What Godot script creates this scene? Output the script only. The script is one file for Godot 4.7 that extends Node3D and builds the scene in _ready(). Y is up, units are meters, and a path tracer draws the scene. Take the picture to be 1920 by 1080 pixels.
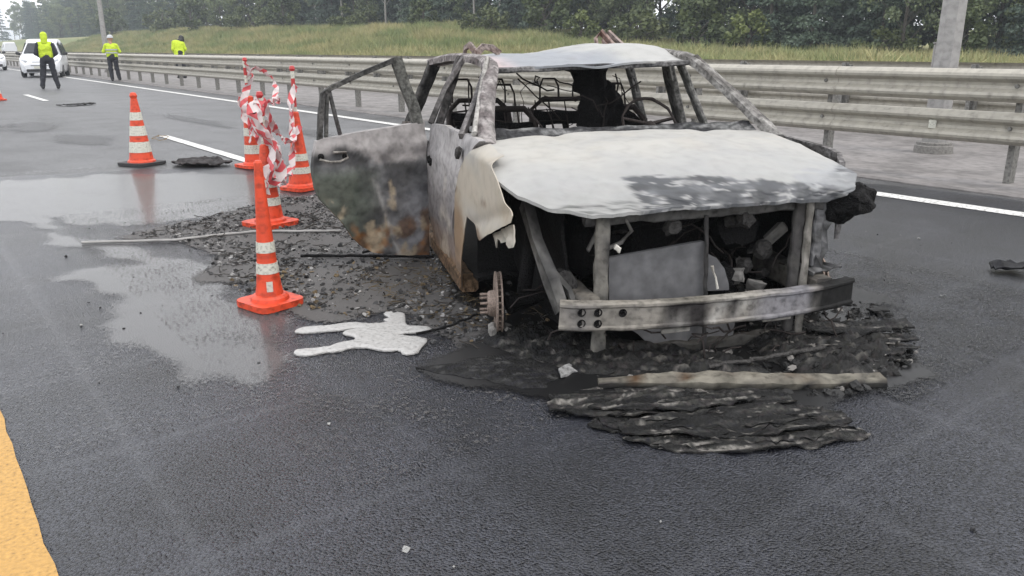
extends Node3D

# ---------------------------------------------------------------- mesh builder
class MB:
	var st := SurfaceTool.new()
	var xf := Transform3D.IDENTITY
	var col := Color.WHITE
	var cf: Callable      # colour from the untransformed point
	var df: Callable      # bends the untransformed point
	func _init():
		st.begin(Mesh.PRIMITIVE_TRIANGLES)
	func vert(p: Vector3, sg: int, uv: Vector2):
		var q := p
		if df.is_valid(): q = df.call(p)
		st.set_smooth_group(sg)
		st.set_color(cf.call(q) if cf.is_valid() else col)
		st.set_uv(uv)
		st.add_vertex(xf * q)
	func tri(a: Vector3, b: Vector3, c: Vector3, sg := -1, ua := Vector2.ZERO, ub := Vector2.ZERO, uc := Vector2.ZERO):
		vert(a, sg, ua); vert(c, sg, uc); vert(b, sg, ub)
	func quad(a: Vector3, b: Vector3, c: Vector3, d: Vector3, sg := -1):
		tri(a, b, c, sg); tri(a, c, d, sg)
	func out_poly(ps: Array, center: Vector3, sg := -1):
		var n: Vector3 = (ps[1] - ps[0]).cross(ps[2] - ps[0])
		var m := Vector3.ZERO
		for p in ps: m += p
		m /= ps.size()
		var q := ps.duplicate()
		if n.dot(m - center) < 0: q.reverse()
		for i in range(1, q.size() - 1): tri(q[0], q[i], q[i + 1], sg)
	func box(c: Vector3, s: Vector3, bev := 0.0, b := Basis.IDENTITY):
		var h := s * 0.5
		var e := minf(bev, minf(h.x, minf(h.y, h.z)) * 0.9)
		var P := {}
		for x in [-1, 1]:
			for y in [-1, 1]:
				for z in [-1, 1]:
					var k := Vector3(x, y, z)
					P[[k, 0]] = c + b * Vector3(x * h.x, y * (h.y - e), z * (h.z - e))
					P[[k, 1]] = c + b * Vector3(x * (h.x - e), y * h.y, z * (h.z - e))
					P[[k, 2]] = c + b * Vector3(x * (h.x - e), y * (h.y - e), z * h.z)
		for ax in 3:
			var u := (ax + 1) % 3
			var w := (ax + 2) % 3
			for s1 in [-1, 1]:
				var ps := []
				for q in [[-1, -1], [1, -1], [1, 1], [-1, 1]]:
					var k := Vector3.ZERO
					k[ax] = s1; k[u] = q[0]; k[w] = q[1]
					ps.append(P[[k, ax]])
				out_poly(ps, c)
			if e > 0.0:
				for s1 in [-1, 1]:
					for s2 in [-1, 1]:
						var k0 := Vector3.ZERO
						k0[u] = s1; k0[w] = s2
						var k1 := k0
						k0[ax] = -1; k1[ax] = 1
						out_poly([P[[k0, u]], P[[k1, u]], P[[k1, w]], P[[k0, w]]], c)
		if e > 0.0:
			for x in [-1, 1]:
				for y in [-1, 1]:
					for z in [-1, 1]:
						var k := Vector3(x, y, z)
						out_poly([P[[k, 0]], P[[k, 1]], P[[k, 2]]], c)
	func sweep(path: Array, prof: Array, up := Vector3.UP, smooth := false, caps := true, scales: Array = []):
		var area := 0.0
		var m := prof.size()
		for j in m: area += prof[j].cross(prof[(j + 1) % m])
		var rings := []
		var n := path.size()
		for i in n:
			var t: Vector3 = (path[mini(i + 1, n - 1)] - path[maxi(i - 1, 0)]).normalized()
			var uu := up
			if absf(t.dot(uu)) > 0.97: uu = Vector3(0.3, 0.1, 1).normalized()
			var s := t.cross(uu).normalized()
			var u2 := s.cross(t)
			var k: float = scales[i] if scales.size() else 1.0
			var r := []
			for q in prof: r.append(path[i] + (s * q.x + u2 * q.y) * k)
			rings.append(r)
		var sg := 1 if smooth else -1
		for i in n - 1:
			for j in m:
				var j2 := (j + 1) % m
				if area > 0: quad(rings[i][j], rings[i + 1][j], rings[i + 1][j2], rings[i][j2], sg)
				else: quad(rings[i][j], rings[i][j2], rings[i + 1][j2], rings[i + 1][j], sg)
		if caps:
			var pv := PackedVector2Array(prof)
			var ix := Geometry2D.triangulate_polygon(pv)
			for k in range(0, ix.size(), 3):
				tri(rings[0][ix[k]], rings[0][ix[k + 1]], rings[0][ix[k + 2]])
				tri(rings[n - 1][ix[k]], rings[n - 1][ix[k + 2]], rings[n - 1][ix[k + 1]])
	func tube(path: Array, r: float, sides := 8, scales: Array = []):
		var prof := []
		for j in sides: prof.append(Vector2.from_angle(TAU * j / sides) * r)
		sweep(path, prof, Vector3.UP, true, true, scales)
	func beam(a: Vector3, b: Vector3, w: float, h: float, bev := 0.004, segs := 1, up := Vector3.UP):
		var x := w / 2; var y := h / 2; var e := minf(bev, minf(x, y) * 0.9)
		var prof := [Vector2(-x + e, -y), Vector2(x - e, -y), Vector2(x, -y + e), Vector2(x, y - e), Vector2(x - e, y), Vector2(-x + e, y), Vector2(-x, y - e), Vector2(-x, -y + e)]
		var path := []
		for i in segs + 1: path.append(a.lerp(b, float(i) / segs))
		sweep(path, prof, up)
	func lathe(prof: Array, segs := 24, center := Vector3.ZERO, smooth := true, bas := Basis.IDENTITY):
		for i in prof.size() - 1:
			var p0: Vector2 = prof[i]
			var p1: Vector2 = prof[i + 1]
			for k in segs:
				var a0 := TAU * k / segs
				var a1 := TAU * (k + 1) / segs
				var A := center + bas * Vector3(p0.x * cos(a1), p0.y, p0.x * sin(a1))
				var B := center + bas * Vector3(p0.x * cos(a0), p0.y, p0.x * sin(a0))
				var C := center + bas * Vector3(p1.x * cos(a0), p1.y, p1.x * sin(a0))
				var D := center + bas * Vector3(p1.x * cos(a1), p1.y, p1.x * sin(a1))
				var sg := i + 2 if smooth else -1
				if p0.x > 0.0001: tri(A, B, C, sg) if p1.x > 0.0001 else tri(A, B, C, sg)
				if p1.x > 0.0001: tri(A, C, D, sg)
	func _split(a: Vector2, b: Vector2, c: Vector2, cell: float, out: Array):
		var ab := a.distance_squared_to(b)
		var bc := b.distance_squared_to(c)
		var ca := c.distance_squared_to(a)
		var m := maxf(ab, maxf(bc, ca))
		if m <= cell * cell:
			out.append_array([a, b, c])
		elif ab == m:
			var h := (a + b) * 0.5
			_split(a, h, c, cell, out); _split(h, b, c, cell, out)
		elif bc == m:
			var h := (b + c) * 0.5
			_split(a, b, h, cell, out); _split(a, h, c, cell, out)
		else:
			var h := (c + a) * 0.5
			_split(a, b, h, cell, out); _split(h, b, c, cell, out)
	# a panel cut to a flat outline, mapped to space; `back` is its thickness as a vector
	func plate(outline: Array, cell: float, fn: Callable, back := Vector3.ZERO):
		var ix := Geometry2D.triangulate_polygon(PackedVector2Array(outline))
		var ts := []
		for k in range(0, ix.size(), 3): _split(outline[ix[k]], outline[ix[k + 1]], outline[ix[k + 2]], cell, ts)
		var memo := {}
		for q in ts:
			if not memo.has(q): memo[q] = fn.call(q)
		for k in range(0, ts.size(), 3):
			var a: Vector3 = memo[ts[k]]
			var b: Vector3 = memo[ts[k + 1]]
			var c: Vector3 = memo[ts[k + 2]]
			var flip := (b - a).cross(c - a).dot(back) > 0.0 if back != Vector3.ZERO else (b - a).cross(c - a).y < 0.0
			if flip: tri(a, c, b, 1, ts[k], ts[k + 2], ts[k + 1])
			else: tri(a, b, c, 1, ts[k], ts[k + 1], ts[k + 2])
			if back != Vector3.ZERO:
				if flip: tri(a + back, b + back, c + back, 2)
				else: tri(a + back, c + back, b + back, 2)
		if back != Vector3.ZERO:
			var n := outline.size()
			for i in n: _rim(outline[i], outline[(i + 1) % n], cell, fn, back)
	func _rim(a: Vector2, b: Vector2, cell: float, fn: Callable, back: Vector3):
		if a.distance_squared_to(b) > cell * cell:
			var h := (a + b) * 0.5
			_rim(a, h, cell, fn, back); _rim(h, b, cell, fn, back)
			return
		var p: Vector3 = fn.call(a)
		var q: Vector3 = fn.call(b)
		quad(p, q, q + back, p + back)
	# grid surface: fn(u, v) in 0..1
	func grid(nu: int, nv: int, fn: Callable, back := Vector3.ZERO, uvs := Vector2.ONE):
		var P := []
		for i in nu + 1:
			var r := []
			for j in nv + 1: r.append(fn.call(float(i) / nu, float(j) / nv))
			P.append(r)
		for i in nu:
			for j in nv:
				var a: Vector3 = P[i][j]
				var b: Vector3 = P[i + 1][j]
				var c: Vector3 = P[i + 1][j + 1]
				var d: Vector3 = P[i][j + 1]
				var ua := Vector2(float(i) / nu, float(j) / nv) * uvs
				var ub := Vector2(float(i + 1) / nu, float(j) / nv) * uvs
				var uc := Vector2(float(i + 1) / nu, float(j + 1) / nv) * uvs
				var ud := Vector2(float(i) / nu, float(j + 1) / nv) * uvs
				tri(a, b, c, 1, ua, ub, uc); tri(a, c, d, 1, ua, uc, ud)
				if back != Vector3.ZERO:
					tri(a + back, c + back, b + back, 2); tri(a + back, d + back, c + back, 2)
		if back != Vector3.ZERO:
			for i in nu:
				quad(P[i][0], P[i][0] + back, P[i + 1][0] + back, P[i + 1][0])
				quad(P[i + 1][nv], P[i + 1][nv] + back, P[i][nv] + back, P[i][nv])
			for j in nv:
				quad(P[0][j + 1], P[0][j + 1] + back, P[0][j] + back, P[0][j])
				quad(P[nu][j], P[nu][j] + back, P[nu][j + 1] + back, P[nu][j + 1])
	# smooth union of tapered capsules [a, b, ra, rb], meshed with surface nets
	func net(bones: Array, cell: float, blend := 0.03, squash := Vector3.ONE):
		var lo := Vector3.INF
		var hi := -Vector3.INF
		for bn in bones:
			var r := maxf(bn[2], bn[3]) + blend + cell * 2
			for p in [bn[0], bn[1]]:
				lo = lo.min(p - Vector3.ONE * r); hi = hi.max(p + Vector3.ONE * r)
		var nx := int((hi.x - lo.x) / cell) + 2
		var ny := int((hi.y - lo.y) / cell) + 2
		var nz := int((hi.z - lo.z) / cell) + 2
		var f := PackedFloat32Array()
		f.resize(nx * ny * nz)
		f.fill(1.0)
		for bn in bones:
			var a: Vector3 = bn[0]
			var b: Vector3 = bn[1]
			var ra: float = bn[2]
			var rb: float = bn[3]
			var m := maxf(ra, rb) + blend + cell * 2
			var l := ((a.min(b) - Vector3.ONE * m - lo) / cell).floor()
			var h := ((a.max(b) + Vector3.ONE * m - lo) / cell).ceil()
			var ab := b - a
			var dd := maxf(ab.length_squared(), 1e-9)
			for x in range(maxi(0, int(l.x)), mini(nx, int(h.x))):
				for y in range(maxi(0, int(l.y)), mini(ny, int(h.y))):
					for z in range(maxi(0, int(l.z)), mini(nz, int(h.z))):
						var p := lo + Vector3(x, y, z) * cell
						var t := clampf((p - a).dot(ab) / dd, 0.0, 1.0)
						var q := (p - a - ab * t) / squash
						var d := q.length() - lerpf(ra, rb, t)
						var i := (x * ny + y) * nz + z
						var o := f[i]
						var k := maxf(blend - absf(o - d), 0.0) / blend
						f[i] = minf(o, d) - k * k * blend * 0.25
		var id := {}
		var sx := ny * nz
		for x in nx - 1:
			for y in ny - 1:
				for z in nz - 1:
					var i := x * sx + y * nz + z
					var s := 0
					var sum := Vector3.ZERO
					var cnt := 0
					var c := [f[i], f[i + sx], f[i + nz], f[i + sx + nz], f[i + 1], f[i + sx + 1], f[i + nz + 1], f[i + sx + nz + 1]]
					for k in 8: if c[k] < 0: s += 1
					if s == 0 or s == 8: continue
					for e in [[0, 1], [2, 3], [4, 5], [6, 7], [0, 2], [1, 3], [4, 6], [5, 7], [0, 4], [1, 5], [2, 6], [3, 7]]:
						var u: float = c[e[0]]
						var w: float = c[e[1]]
						if (u < 0) != (w < 0):
							var A := Vector3(e[0] & 1, (e[0] >> 1) & 1, e[0] >> 2)
							var B := Vector3(e[1] & 1, (e[1] >> 1) & 1, e[1] >> 2)
							sum += A.lerp(B, u / (u - w)); cnt += 1
					id[i] = lo + (Vector3(x, y, z) + sum / cnt) * cell
		for x in range(1, nx - 1):
			for y in range(1, ny - 1):
				for z in range(1, nz - 1):
					var i := x * sx + y * nz + z
					var v0 := f[i] < 0
					for ax in 3:
						var st1: int = [sx, nz, 1][ax]
						if v0 == (f[i + st1] < 0): continue
						var d1: int = [nz, 1, sx][ax]
						var d2: int = [1, sx, nz][ax]
						var q := [i - d1 - d2, i - d2, i, i - d1]
						if not (id.has(q[0]) and id.has(q[1]) and id.has(q[2]) and id.has(q[3])): continue
						if v0: quad(id[q[0]], id[q[1]], id[q[2]], id[q[3]], 1)
						else: quad(id[q[3]], id[q[2]], id[q[1]], id[q[0]], 1)
	func mesh() -> ArrayMesh:
		st.generate_normals()
		st.index()
		return st.commit()

# ---------------------------------------------------------------- scene helpers
var rng := RandomNumberGenerator.new()
var n1 := FastNoiseLite.new()
var n2 := FastNoiseLite.new()
var n3 := FastNoiseLite.new()
var M := {}
var names := {}

func numbered(called: String) -> String:
	var k: int = names.get(called, 0)
	names[called] = k + 1
	return called if k == 0 else "%s_%03d" % [called, k]

func tag(o: Node3D, label: String, category: String, group := "") -> Node3D:
	o.set_meta("label", label); o.set_meta("category", category)
	if group: o.set_meta("group", group)
	return o

func thing(called: String, label: String, category: String, at := Vector3.ZERO, turn := 0.0, group := "") -> Node3D:
	var o := Node3D.new()
	o.name = numbered(called)
	add_child(o)
	o.position = at; o.rotation.y = turn
	tag(o, label, category, group)
	return o

func put(called: String, mesh: Mesh, mat: Material, parent: Node3D = null) -> MeshInstance3D:
	var o := MeshInstance3D.new()
	o.mesh = mesh; o.material_override = mat
	if parent == null:
		o.name = numbered(called); add_child(o)
	else:
		o.name = called; parent.add_child(o, true)
	return o

func struct(called: String, mesh: Mesh, mat: Material) -> MeshInstance3D:
	var o := put(called, mesh, mat)
	o.set_meta("kind", "structure")
	return o

func dup(o: Node3D, base: String, at: Vector3, turn: float, label: String) -> Node3D:
	var c: Node3D = o.duplicate()
	c.name = numbered(base)
	add_child(c)
	c.position = at; c.rotation.y = turn
	c.set_meta("label", label)
	return c

func noise(seed_: int, freq: float, oct := 4, type := FastNoiseLite.TYPE_SIMPLEX_SMOOTH) -> FastNoiseLite:
	var n := FastNoiseLite.new()
	n.seed = seed_; n.frequency = freq; n.noise_type = type; n.fractal_octaves = oct
	if oct <= 1: n.fractal_type = FastNoiseLite.FRACTAL_NONE
	return n

func ntex(n: FastNoiseLite, stops: Array, size := 512) -> NoiseTexture2D:
	var t := NoiseTexture2D.new()
	t.width = size; t.height = size; t.seamless = true; t.seamless_blend_skirt = 0.15; t.noise = n; t.normalize = true
	if stops.size():
		var g := Gradient.new()
		var offs := PackedFloat32Array()
		var cols := PackedColorArray()
		for s in stops:
			offs.append(s[0]); cols.append(s[1] if s[1] is Color else Color(s[1], s[1], s[1]))
		g.offsets = offs; g.colors = cols
		t.color_ramp = g
	return t

func lin(r: float, g: float, b: float) -> Color: return Color(r, g, b).linear_to_srgb()

func mat(c: Color, rough := 0.8, metal := 0.0, tex: Texture2D = null, scale := 1.0, bump: Texture2D = null, bump_cm := 0.3, vc := false, world := false) -> StandardMaterial3D:
	var m := StandardMaterial3D.new()
	m.albedo_color = c; m.roughness = rough; m.metallic = metal
	m.vertex_color_use_as_albedo = vc
	m.cull_mode = BaseMaterial3D.CULL_DISABLED
	if tex or bump:
		m.uv1_triplanar = true; m.uv1_world_triplanar = world; m.uv1_scale = Vector3.ONE * scale
	if tex: m.albedo_texture = tex
	if bump:
		m.heightmap_enabled = true; m.heightmap_texture = bump; m.heightmap_scale = bump_cm
	return m

func detail(m: StandardMaterial3D, tex: Texture2D, scale: float, world := false):
	m.detail_enabled = true; m.detail_albedo = tex; m.detail_blend_mode = BaseMaterial3D.BLEND_MODE_MUL
	m.detail_uv_layer = BaseMaterial3D.DETAIL_UV_2
	m.uv2_triplanar = true; m.uv2_world_triplanar = world; m.uv2_scale = Vector3.ONE * scale

func P3(v: Vector2, y := 0.0) -> Vector3: return Vector3(v.x, y, v.y)
func V2(a: Array) -> Array:
	var r := []
	for i in range(0, a.size(), 2): r.append(Vector2(a[i], a[i + 1]))
	return r
# rough up an outline: extra points pushed about by noise
func ragged(o: Array, step: float, amp: float, sd := 0.0) -> Array:
	var r := []
	for i in o.size():
		var a: Vector2 = o[i]
		var b: Vector2 = o[(i + 1) % o.size()]
		var k := maxi(1, int(a.distance_to(b) / step))
		for j in k:
			var p := a.lerp(b, float(j) / k)
			var q := p + Vector2(n2.get_noise_3d(p.x * 3, p.y * 3, sd), n2.get_noise_3d(p.x * 3, p.y * 3, sd + 40)) * amp
			r.append(q)
	return r
func ss(a: float, b: float, x: float) -> float: return smoothstep(a, b, x)

func _ready():
	rng.seed = 71
	n1 = noise(3, 1.6, 4); n2 = noise(9, 5.0, 4); n3 = noise(17, 18.0, 3)
	var cam := Camera3D.new()
	cam.name = "camera"
	cam.position = Vector3(0, 1.3, 0)
	cam.rotation_degrees = Vector3(-16.594, -37.384, 0)
	cam.fov = 39.6; cam.near = 0.05; cam.far = 2500.0
	add_child(cam)
	cam.current = true
	var we := WorldEnvironment.new()
	we.name = "world_environment"
	var env := Environment.new()
	env.background_mode = Environment.BG_SKY
	var sm := ProceduralSkyMaterial.new()
	sm.sky_top_color = Color(0.92, 0.925, 0.94); sm.sky_horizon_color = Color(0.96, 0.96, 0.965)
	sm.sky_curve = 0.2; sm.sky_energy_multiplier = 1.4
	sm.ground_horizon_color = Color(0.6, 0.62, 0.62); sm.ground_bottom_color = Color(0.3, 0.31, 0.31)
	sm.use_debanding = true
	var sky := Sky.new()
	sky.sky_material = sm
	env.sky = sky
	env.tonemap_mode = Environment.TONE_MAPPER_LINEAR
	env.tonemap_exposure = 1.0
	env.fog_enabled = true; env.fog_density = 0.0010; env.fog_light_color = Color(0.80, 0.83, 0.86)
	env.sdfgi_enabled = true; env.ssao_enabled = true; env.ssil_enabled = true
	we.environment = env
	add_child(we)
	var sun := DirectionalLight3D.new()
	sun.name = "sun"
	sun.light_energy = 0.42; sun.light_angular_distance = 16.0; sun.light_color = Color(1, 0.97, 0.93)
	sun.shadow_enabled = true
	sun.rotation_degrees = Vector3(-62, 25, 0)
	add_child(sun)
	materials()
	ground()
	guardrails()
	lamps()
	forest()
	grass()
	stains()
	road_marks()
	wreck()
	wreckage()
	cones()
	tapes()
	people()
	vans()

func materials():
	var stone := noise(5, 0.105, 1, FastNoiseLite.TYPE_CELLULAR)
	stone.cellular_return_type = FastNoiseLite.RETURN_DISTANCE
	var stone_h := ntex(stone, [[0.0, 1.0], [0.5, 0.75], [1.0, 0.0]], 1024)
	var stone_c := noise(5, 0.105, 1, FastNoiseLite.TYPE_CELLULAR)
	stone_c.cellular_return_type = FastNoiseLite.RETURN_CELL_VALUE
	M.stone_h = stone_h
	var asp := ntex(stone_c, [[0.0, lin(0.16, 0.16, 0.17)], [0.4, lin(0.40, 0.40, 0.41)], [0.75, lin(0.72, 0.71, 0.70)], [1.0, lin(1.0, 0.98, 0.95)]], 1024)
	var big := ntex(noise(21, 0.012, 5), [[0.0, 0.72], [0.5, 0.92], [1.0, 1.0]], 512)
	M.big = big
	M.asphalt = mat(lin(0.24, 0.245, 0.255), 0.5, 0.0, asp, 1.25, stone_h, 0.4, true, true)
	detail(M.asphalt, big, 0.14, true)
	M.wet = mat(lin(0.058, 0.063, 0.082), 0.28, 0.0, asp, 1.25, stone_h, 0.7, true, true)
	detail(M.wet, big, 0.23, true)
	M.old_asphalt = mat(lin(0.22, 0.21, 0.20), 0.6, 0.0, asp, 0.8, stone_h, 0.3, false, true)
	M.median = mat(lin(0.29, 0.272, 0.265), 0.75, 0.0, ntex(noise(31, 0.03, 5), [[0.0, 0.75], [0.5, 0.92], [1.0, 1.0]]), 0.4, stone_h, 0.15, false, true)
	detail(M.median, big, 0.21, true)
	var worn := ntex(noise(41, 0.05, 5), [[0.0, 0.35], [0.30, 0.72], [0.42, 0.95], [1.0, 1.0]])
	M.paint = mat(lin(0.72, 0.72, 0.70), 0.55, 0.0, worn, 0.9, stone_h, 0.15, false, true)
	M.yellow = mat(lin(0.56, 0.32, 0.085), 0.6, 0.0, ntex(noise(43, 0.09, 4), [[0.0, 0.5], [0.22, 0.85], [1.0, 1.0]]), 1.1, stone_h, 0.18, false, true)
	var streak := noise(51, 0.02, 4)
	M.zinc = mat(lin(0.46, 0.435, 0.375), 0.5, 0.12, ntex(streak, [[0.0, 0.82], [0.4, 0.94], [1.0, 1.0]]), 0.7, null, 0.0, false, true)
	detail(M.zinc, ntex(noise(52, 0.05, 5), [[0.0, 0.7], [0.35, 0.95], [1.0, 1.0]]), 0.35, true)
	M.post = mat(lin(0.26, 0.255, 0.24), 0.6, 0.3, ntex(noise(53, 0.03, 5), [[0.0, 0.6], [0.5, 0.9], [1.0, 1.0]]), 1.3, null, 0.0, false, true)
	M.pole = mat(lin(0.40, 0.39, 0.38), 0.6, 0.2, ntex(noise(54, 0.02, 5), [[0.0, 0.72], [0.5, 0.9], [1.0, 1.0]]), 0.8, null, 0.0, false, true)
	M.concrete = mat(lin(0.27, 0.26, 0.245), 0.85, 0.0, ntex(noise(55, 0.04, 5), [[0.0, 0.6], [0.5, 0.9], [1.0, 1.0]]), 1.2, stone_h, 0.2)
	# foliage
	M.soil = mat(lin(0.31, 0.28, 0.14), 0.95, 0.0, ntex(noise(61, 0.03, 5), [[0.0, lin(0.5, 0.6, 0.5)], [0.5, lin(0.8, 0.85, 0.75)], [1.0, lin(1, 1, 0.9)]]), 0.25, null, 0.0, true, true)
	M.leaf = mat(Color.WHITE, 0.6, 0.0, null, 1.0, null, 0.0, true)
	M.leaf.backlight_enabled = true; M.leaf.backlight = lin(0.03, 0.045, 0.012)
	M.blade = mat(Color.WHITE, 0.7, 0.0, null, 1.0, null, 0.0, true)
	M.blade.backlight_enabled = true; M.blade.backlight = lin(0.05, 0.05, 0.015)
	M.bark = mat(lin(0.13, 0.115, 0.095), 0.9, 0.0, ntex(noise(62, 0.04, 4), [[0.0, 0.5], [0.5, 0.85], [1.0, 1.0]]), 1.0)
	M.birch = mat(lin(0.38, 0.36, 0.33), 0.85, 0.0, ntex(noise(63, 0.05, 4), [[0.0, 0.25], [0.28, 0.5], [0.4, 0.95], [1.0, 1.0]]), 0.7)
	# burnt metal: vertex colour carries the big patches, these the fine mottling
	var mott := ntex(noise(71, 0.02, 6), [[0.0, 0.55], [0.4, 0.82], [0.6, 0.95], [1.0, 1.0]])
	var flake := noise(72, 0.045, 3, FastNoiseLite.TYPE_CELLULAR)
	flake.cellular_return_type = FastNoiseLite.RETURN_DISTANCE2_SUB
	var flk := ntex(flake, [[0.0, 0.62], [0.12, 0.92], [1.0, 1.0]])
	var bmp := ntex(noise(73, 0.03, 6), [], 512)
	M.bmp = bmp
	M.burnt = mat(Color.WHITE, 0.82, 0.0, mott, 3.0, bmp, 0.5, true)
	detail(M.burnt, ntex(noise(74, 0.025, 6), [[0.0, 0.45], [0.33, 0.75], [0.5, 0.97], [1.0, 1.0]]), 1.1)
	M.panel = mat(Color.WHITE, 0.7, 0.0, ntex(noise(78, 0.02, 5), [[0.0, 0.8], [0.4, 0.93], [0.6, 0.98], [1.0, 1.0]]), 1.8, bmp, 0.07, true)
	detail(M.panel, ntex(noise(79, 0.02, 6), [[0.0, 0.75], [0.35, 0.92], [0.5, 0.98], [1.0, 1.0]]), 0.9)
	M.ash = mat(Color.WHITE, 0.62, 0.0, ntex(noise(75, 0.016, 5), [[0.0, 0.9], [0.5, 0.97], [1.0, 1.0]]), 1.2, bmp, 0.06, true)
	M.beam = mat(Color.WHITE, 0.7, 0.0, ntex(noise(92, 0.02, 5), [[0.0, 0.7], [0.4, 0.9], [1.0, 1.0]]), 1.6, bmp, 0.2, true)
	detail(M.beam, ntex(noise(80, 0.03, 5), [[0.0, 0.6], [0.4, 0.9], [1.0, 1.0]]), 1.3)
	M.soot = mat(lin(0.013, 0.0125, 0.013), 0.7, 0.0, mott, 5.0, bmp, 1.2)
	M.sootgrey = mat(lin(0.07, 0.067, 0.065), 0.75, 0.0, mott, 4.0, bmp, 1.0)
	M.char = mat(Color.WHITE, 0.6, 0.0, mott, 4.0, bmp, 0.5, true)
	M.debris = mat(Color.WHITE, 0.75, 0.0, null, 1.0, null, 0.0, true)
	M.wire = mat(lin(0.05, 0.042, 0.04), 0.7, 0.2, mott, 8.0)
	M.rad = mat(lin(0.17, 0.17, 0.178), 0.7, 0.2, ntex(noise(76, 0.01, 4), [[0.0, 0.75], [1.0, 1.0]]), 2.0)
	for k in ["soot", "sootgrey", "char", "wire", "burnt", "beam", "panel", "debris"]:
		if M.has(k): M[k].metallic_specular = 0.28
	M.disc = mat(lin(0.33, 0.26, 0.22), 0.6, 0.4, mott, 9.0)
	M.foam = mat(lin(0.47, 0.465, 0.455), 0.42, 0.0, ntex(noise(77, 0.03, 5), [[0.0, 0.55], [0.3, 0.88], [1.0, 1.0]]), 2.5, bmp, 0.15)
	M.orange = mat(lin(0.74, 0.075, 0.025), 0.5, 0.0, ntex(noise(81, 0.02, 6), [[0.0, 0.6], [0.35, 0.88], [0.5, 0.97], [1.0, 1.0]]), 1.4)
	M.band = mat(lin(0.66, 0.66, 0.58), 0.4, 0.0, ntex(noise(82, 0.03, 6), [[0.0, 0.45], [0.3, 0.8], [0.45, 0.95], [1.0, 1.0]]), 3.0)
	M.rubber = mat(lin(0.03, 0.03, 0.032), 0.7)
	var im := Image.create(64, 64, false, Image.FORMAT_RGB8)
	for x in 64:
		for y in 64:
			im.set_pixel(x, y, lin(0.58, 0.09, 0.10) if (x + y) % 64 < 25 else lin(0.62, 0.56, 0.56))
	M.tape = mat(Color.WHITE, 0.35)
	M.tape.albedo_texture = ImageTexture.create_from_image(im)
	M.tape.backlight_enabled = true; M.tape.backlight = lin(0.25, 0.15, 0.15)
	M.hivis = mat(lin(0.60, 0.78, 0.03), 0.7, 0.0, ntex(noise(91, 0.03, 4), [[0.0, 0.7], [0.5, 0.95], [1.0, 1.0]]), 1.5)
	M.stripe = mat(lin(0.42, 0.43, 0.45), 0.4)
	M.dark_cloth = mat(lin(0.022, 0.023, 0.03), 0.9)
	M.skin = mat(lin(0.45, 0.26, 0.18), 0.6)
	M.helmet = mat(lin(0.5, 0.52, 0.54), 0.4)
	M.white_cloth = mat(lin(0.6, 0.62, 0.66), 0.8)
	M.white_paint = mat(lin(0.72, 0.74, 0.77), 0.25)
	M.glass = mat(lin(0.02, 0.024, 0.03), 0.08)
	M.black = mat(lin(0.02, 0.02, 0.022), 0.6)
	M.chrome = mat(lin(0.6, 0.6, 0.62), 0.2, 0.8)
	M.lamp_glass = mat(lin(0.5, 0.52, 0.55), 0.12)
	M.red_paint = mat(lin(0.45, 0.04, 0.04), 0.3)

# ---------------------------------------------------------------- setting
func top_h(z: float) -> float:
	var zs := [20.0, -18.0, -37.0, -64.0, -140.0, -300.0]
	var hs := [0.45, 0.5, 1.0, 3.0, 4.1, 4.6]
	if z >= zs[0]: return hs[0]
	for i in 5:
		if z >= zs[i + 1]: return lerpf(hs[i], hs[i + 1], ss(zs[i], zs[i + 1], z) if false else (zs[i] - z) / (zs[i] - zs[i + 1]))
	return hs[5]

func ground_h(x: float, z: float) -> float:
	if x < 24.5: return -0.06
	var h := top_h(z)
	var t := clampf((x - 24.5) / 17.0, 0, 1)
	var y := h * (t * t * (3 - 2 * t)) * 0.92 + h * 0.08 * ss(24.5, 26.0, x)
	y += clampf((x - 42.0) * 0.02, 0, 2.0)
	return y - 0.06 + n1.get_noise_2d(x * 0.06, z * 0.06) * 0.35 * t + n1.get_noise_2d(x * 0.4, z * 0.4) * 0.07 * t

func sheet(called: String, x0: float, x1: float, z0: float, z1: float, y: float, m: Material, nx := 1, nz := 1, cf = null) -> MeshInstance3D:
	var b := MB.new()
	if cf != null: b.cf = cf
	b.grid(nz, nx, func(u, v): return Vector3(lerpf(x0, x1, v), y, lerpf(z0, z1, u)))
	return struct(called, b.mesh(), m)

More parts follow.
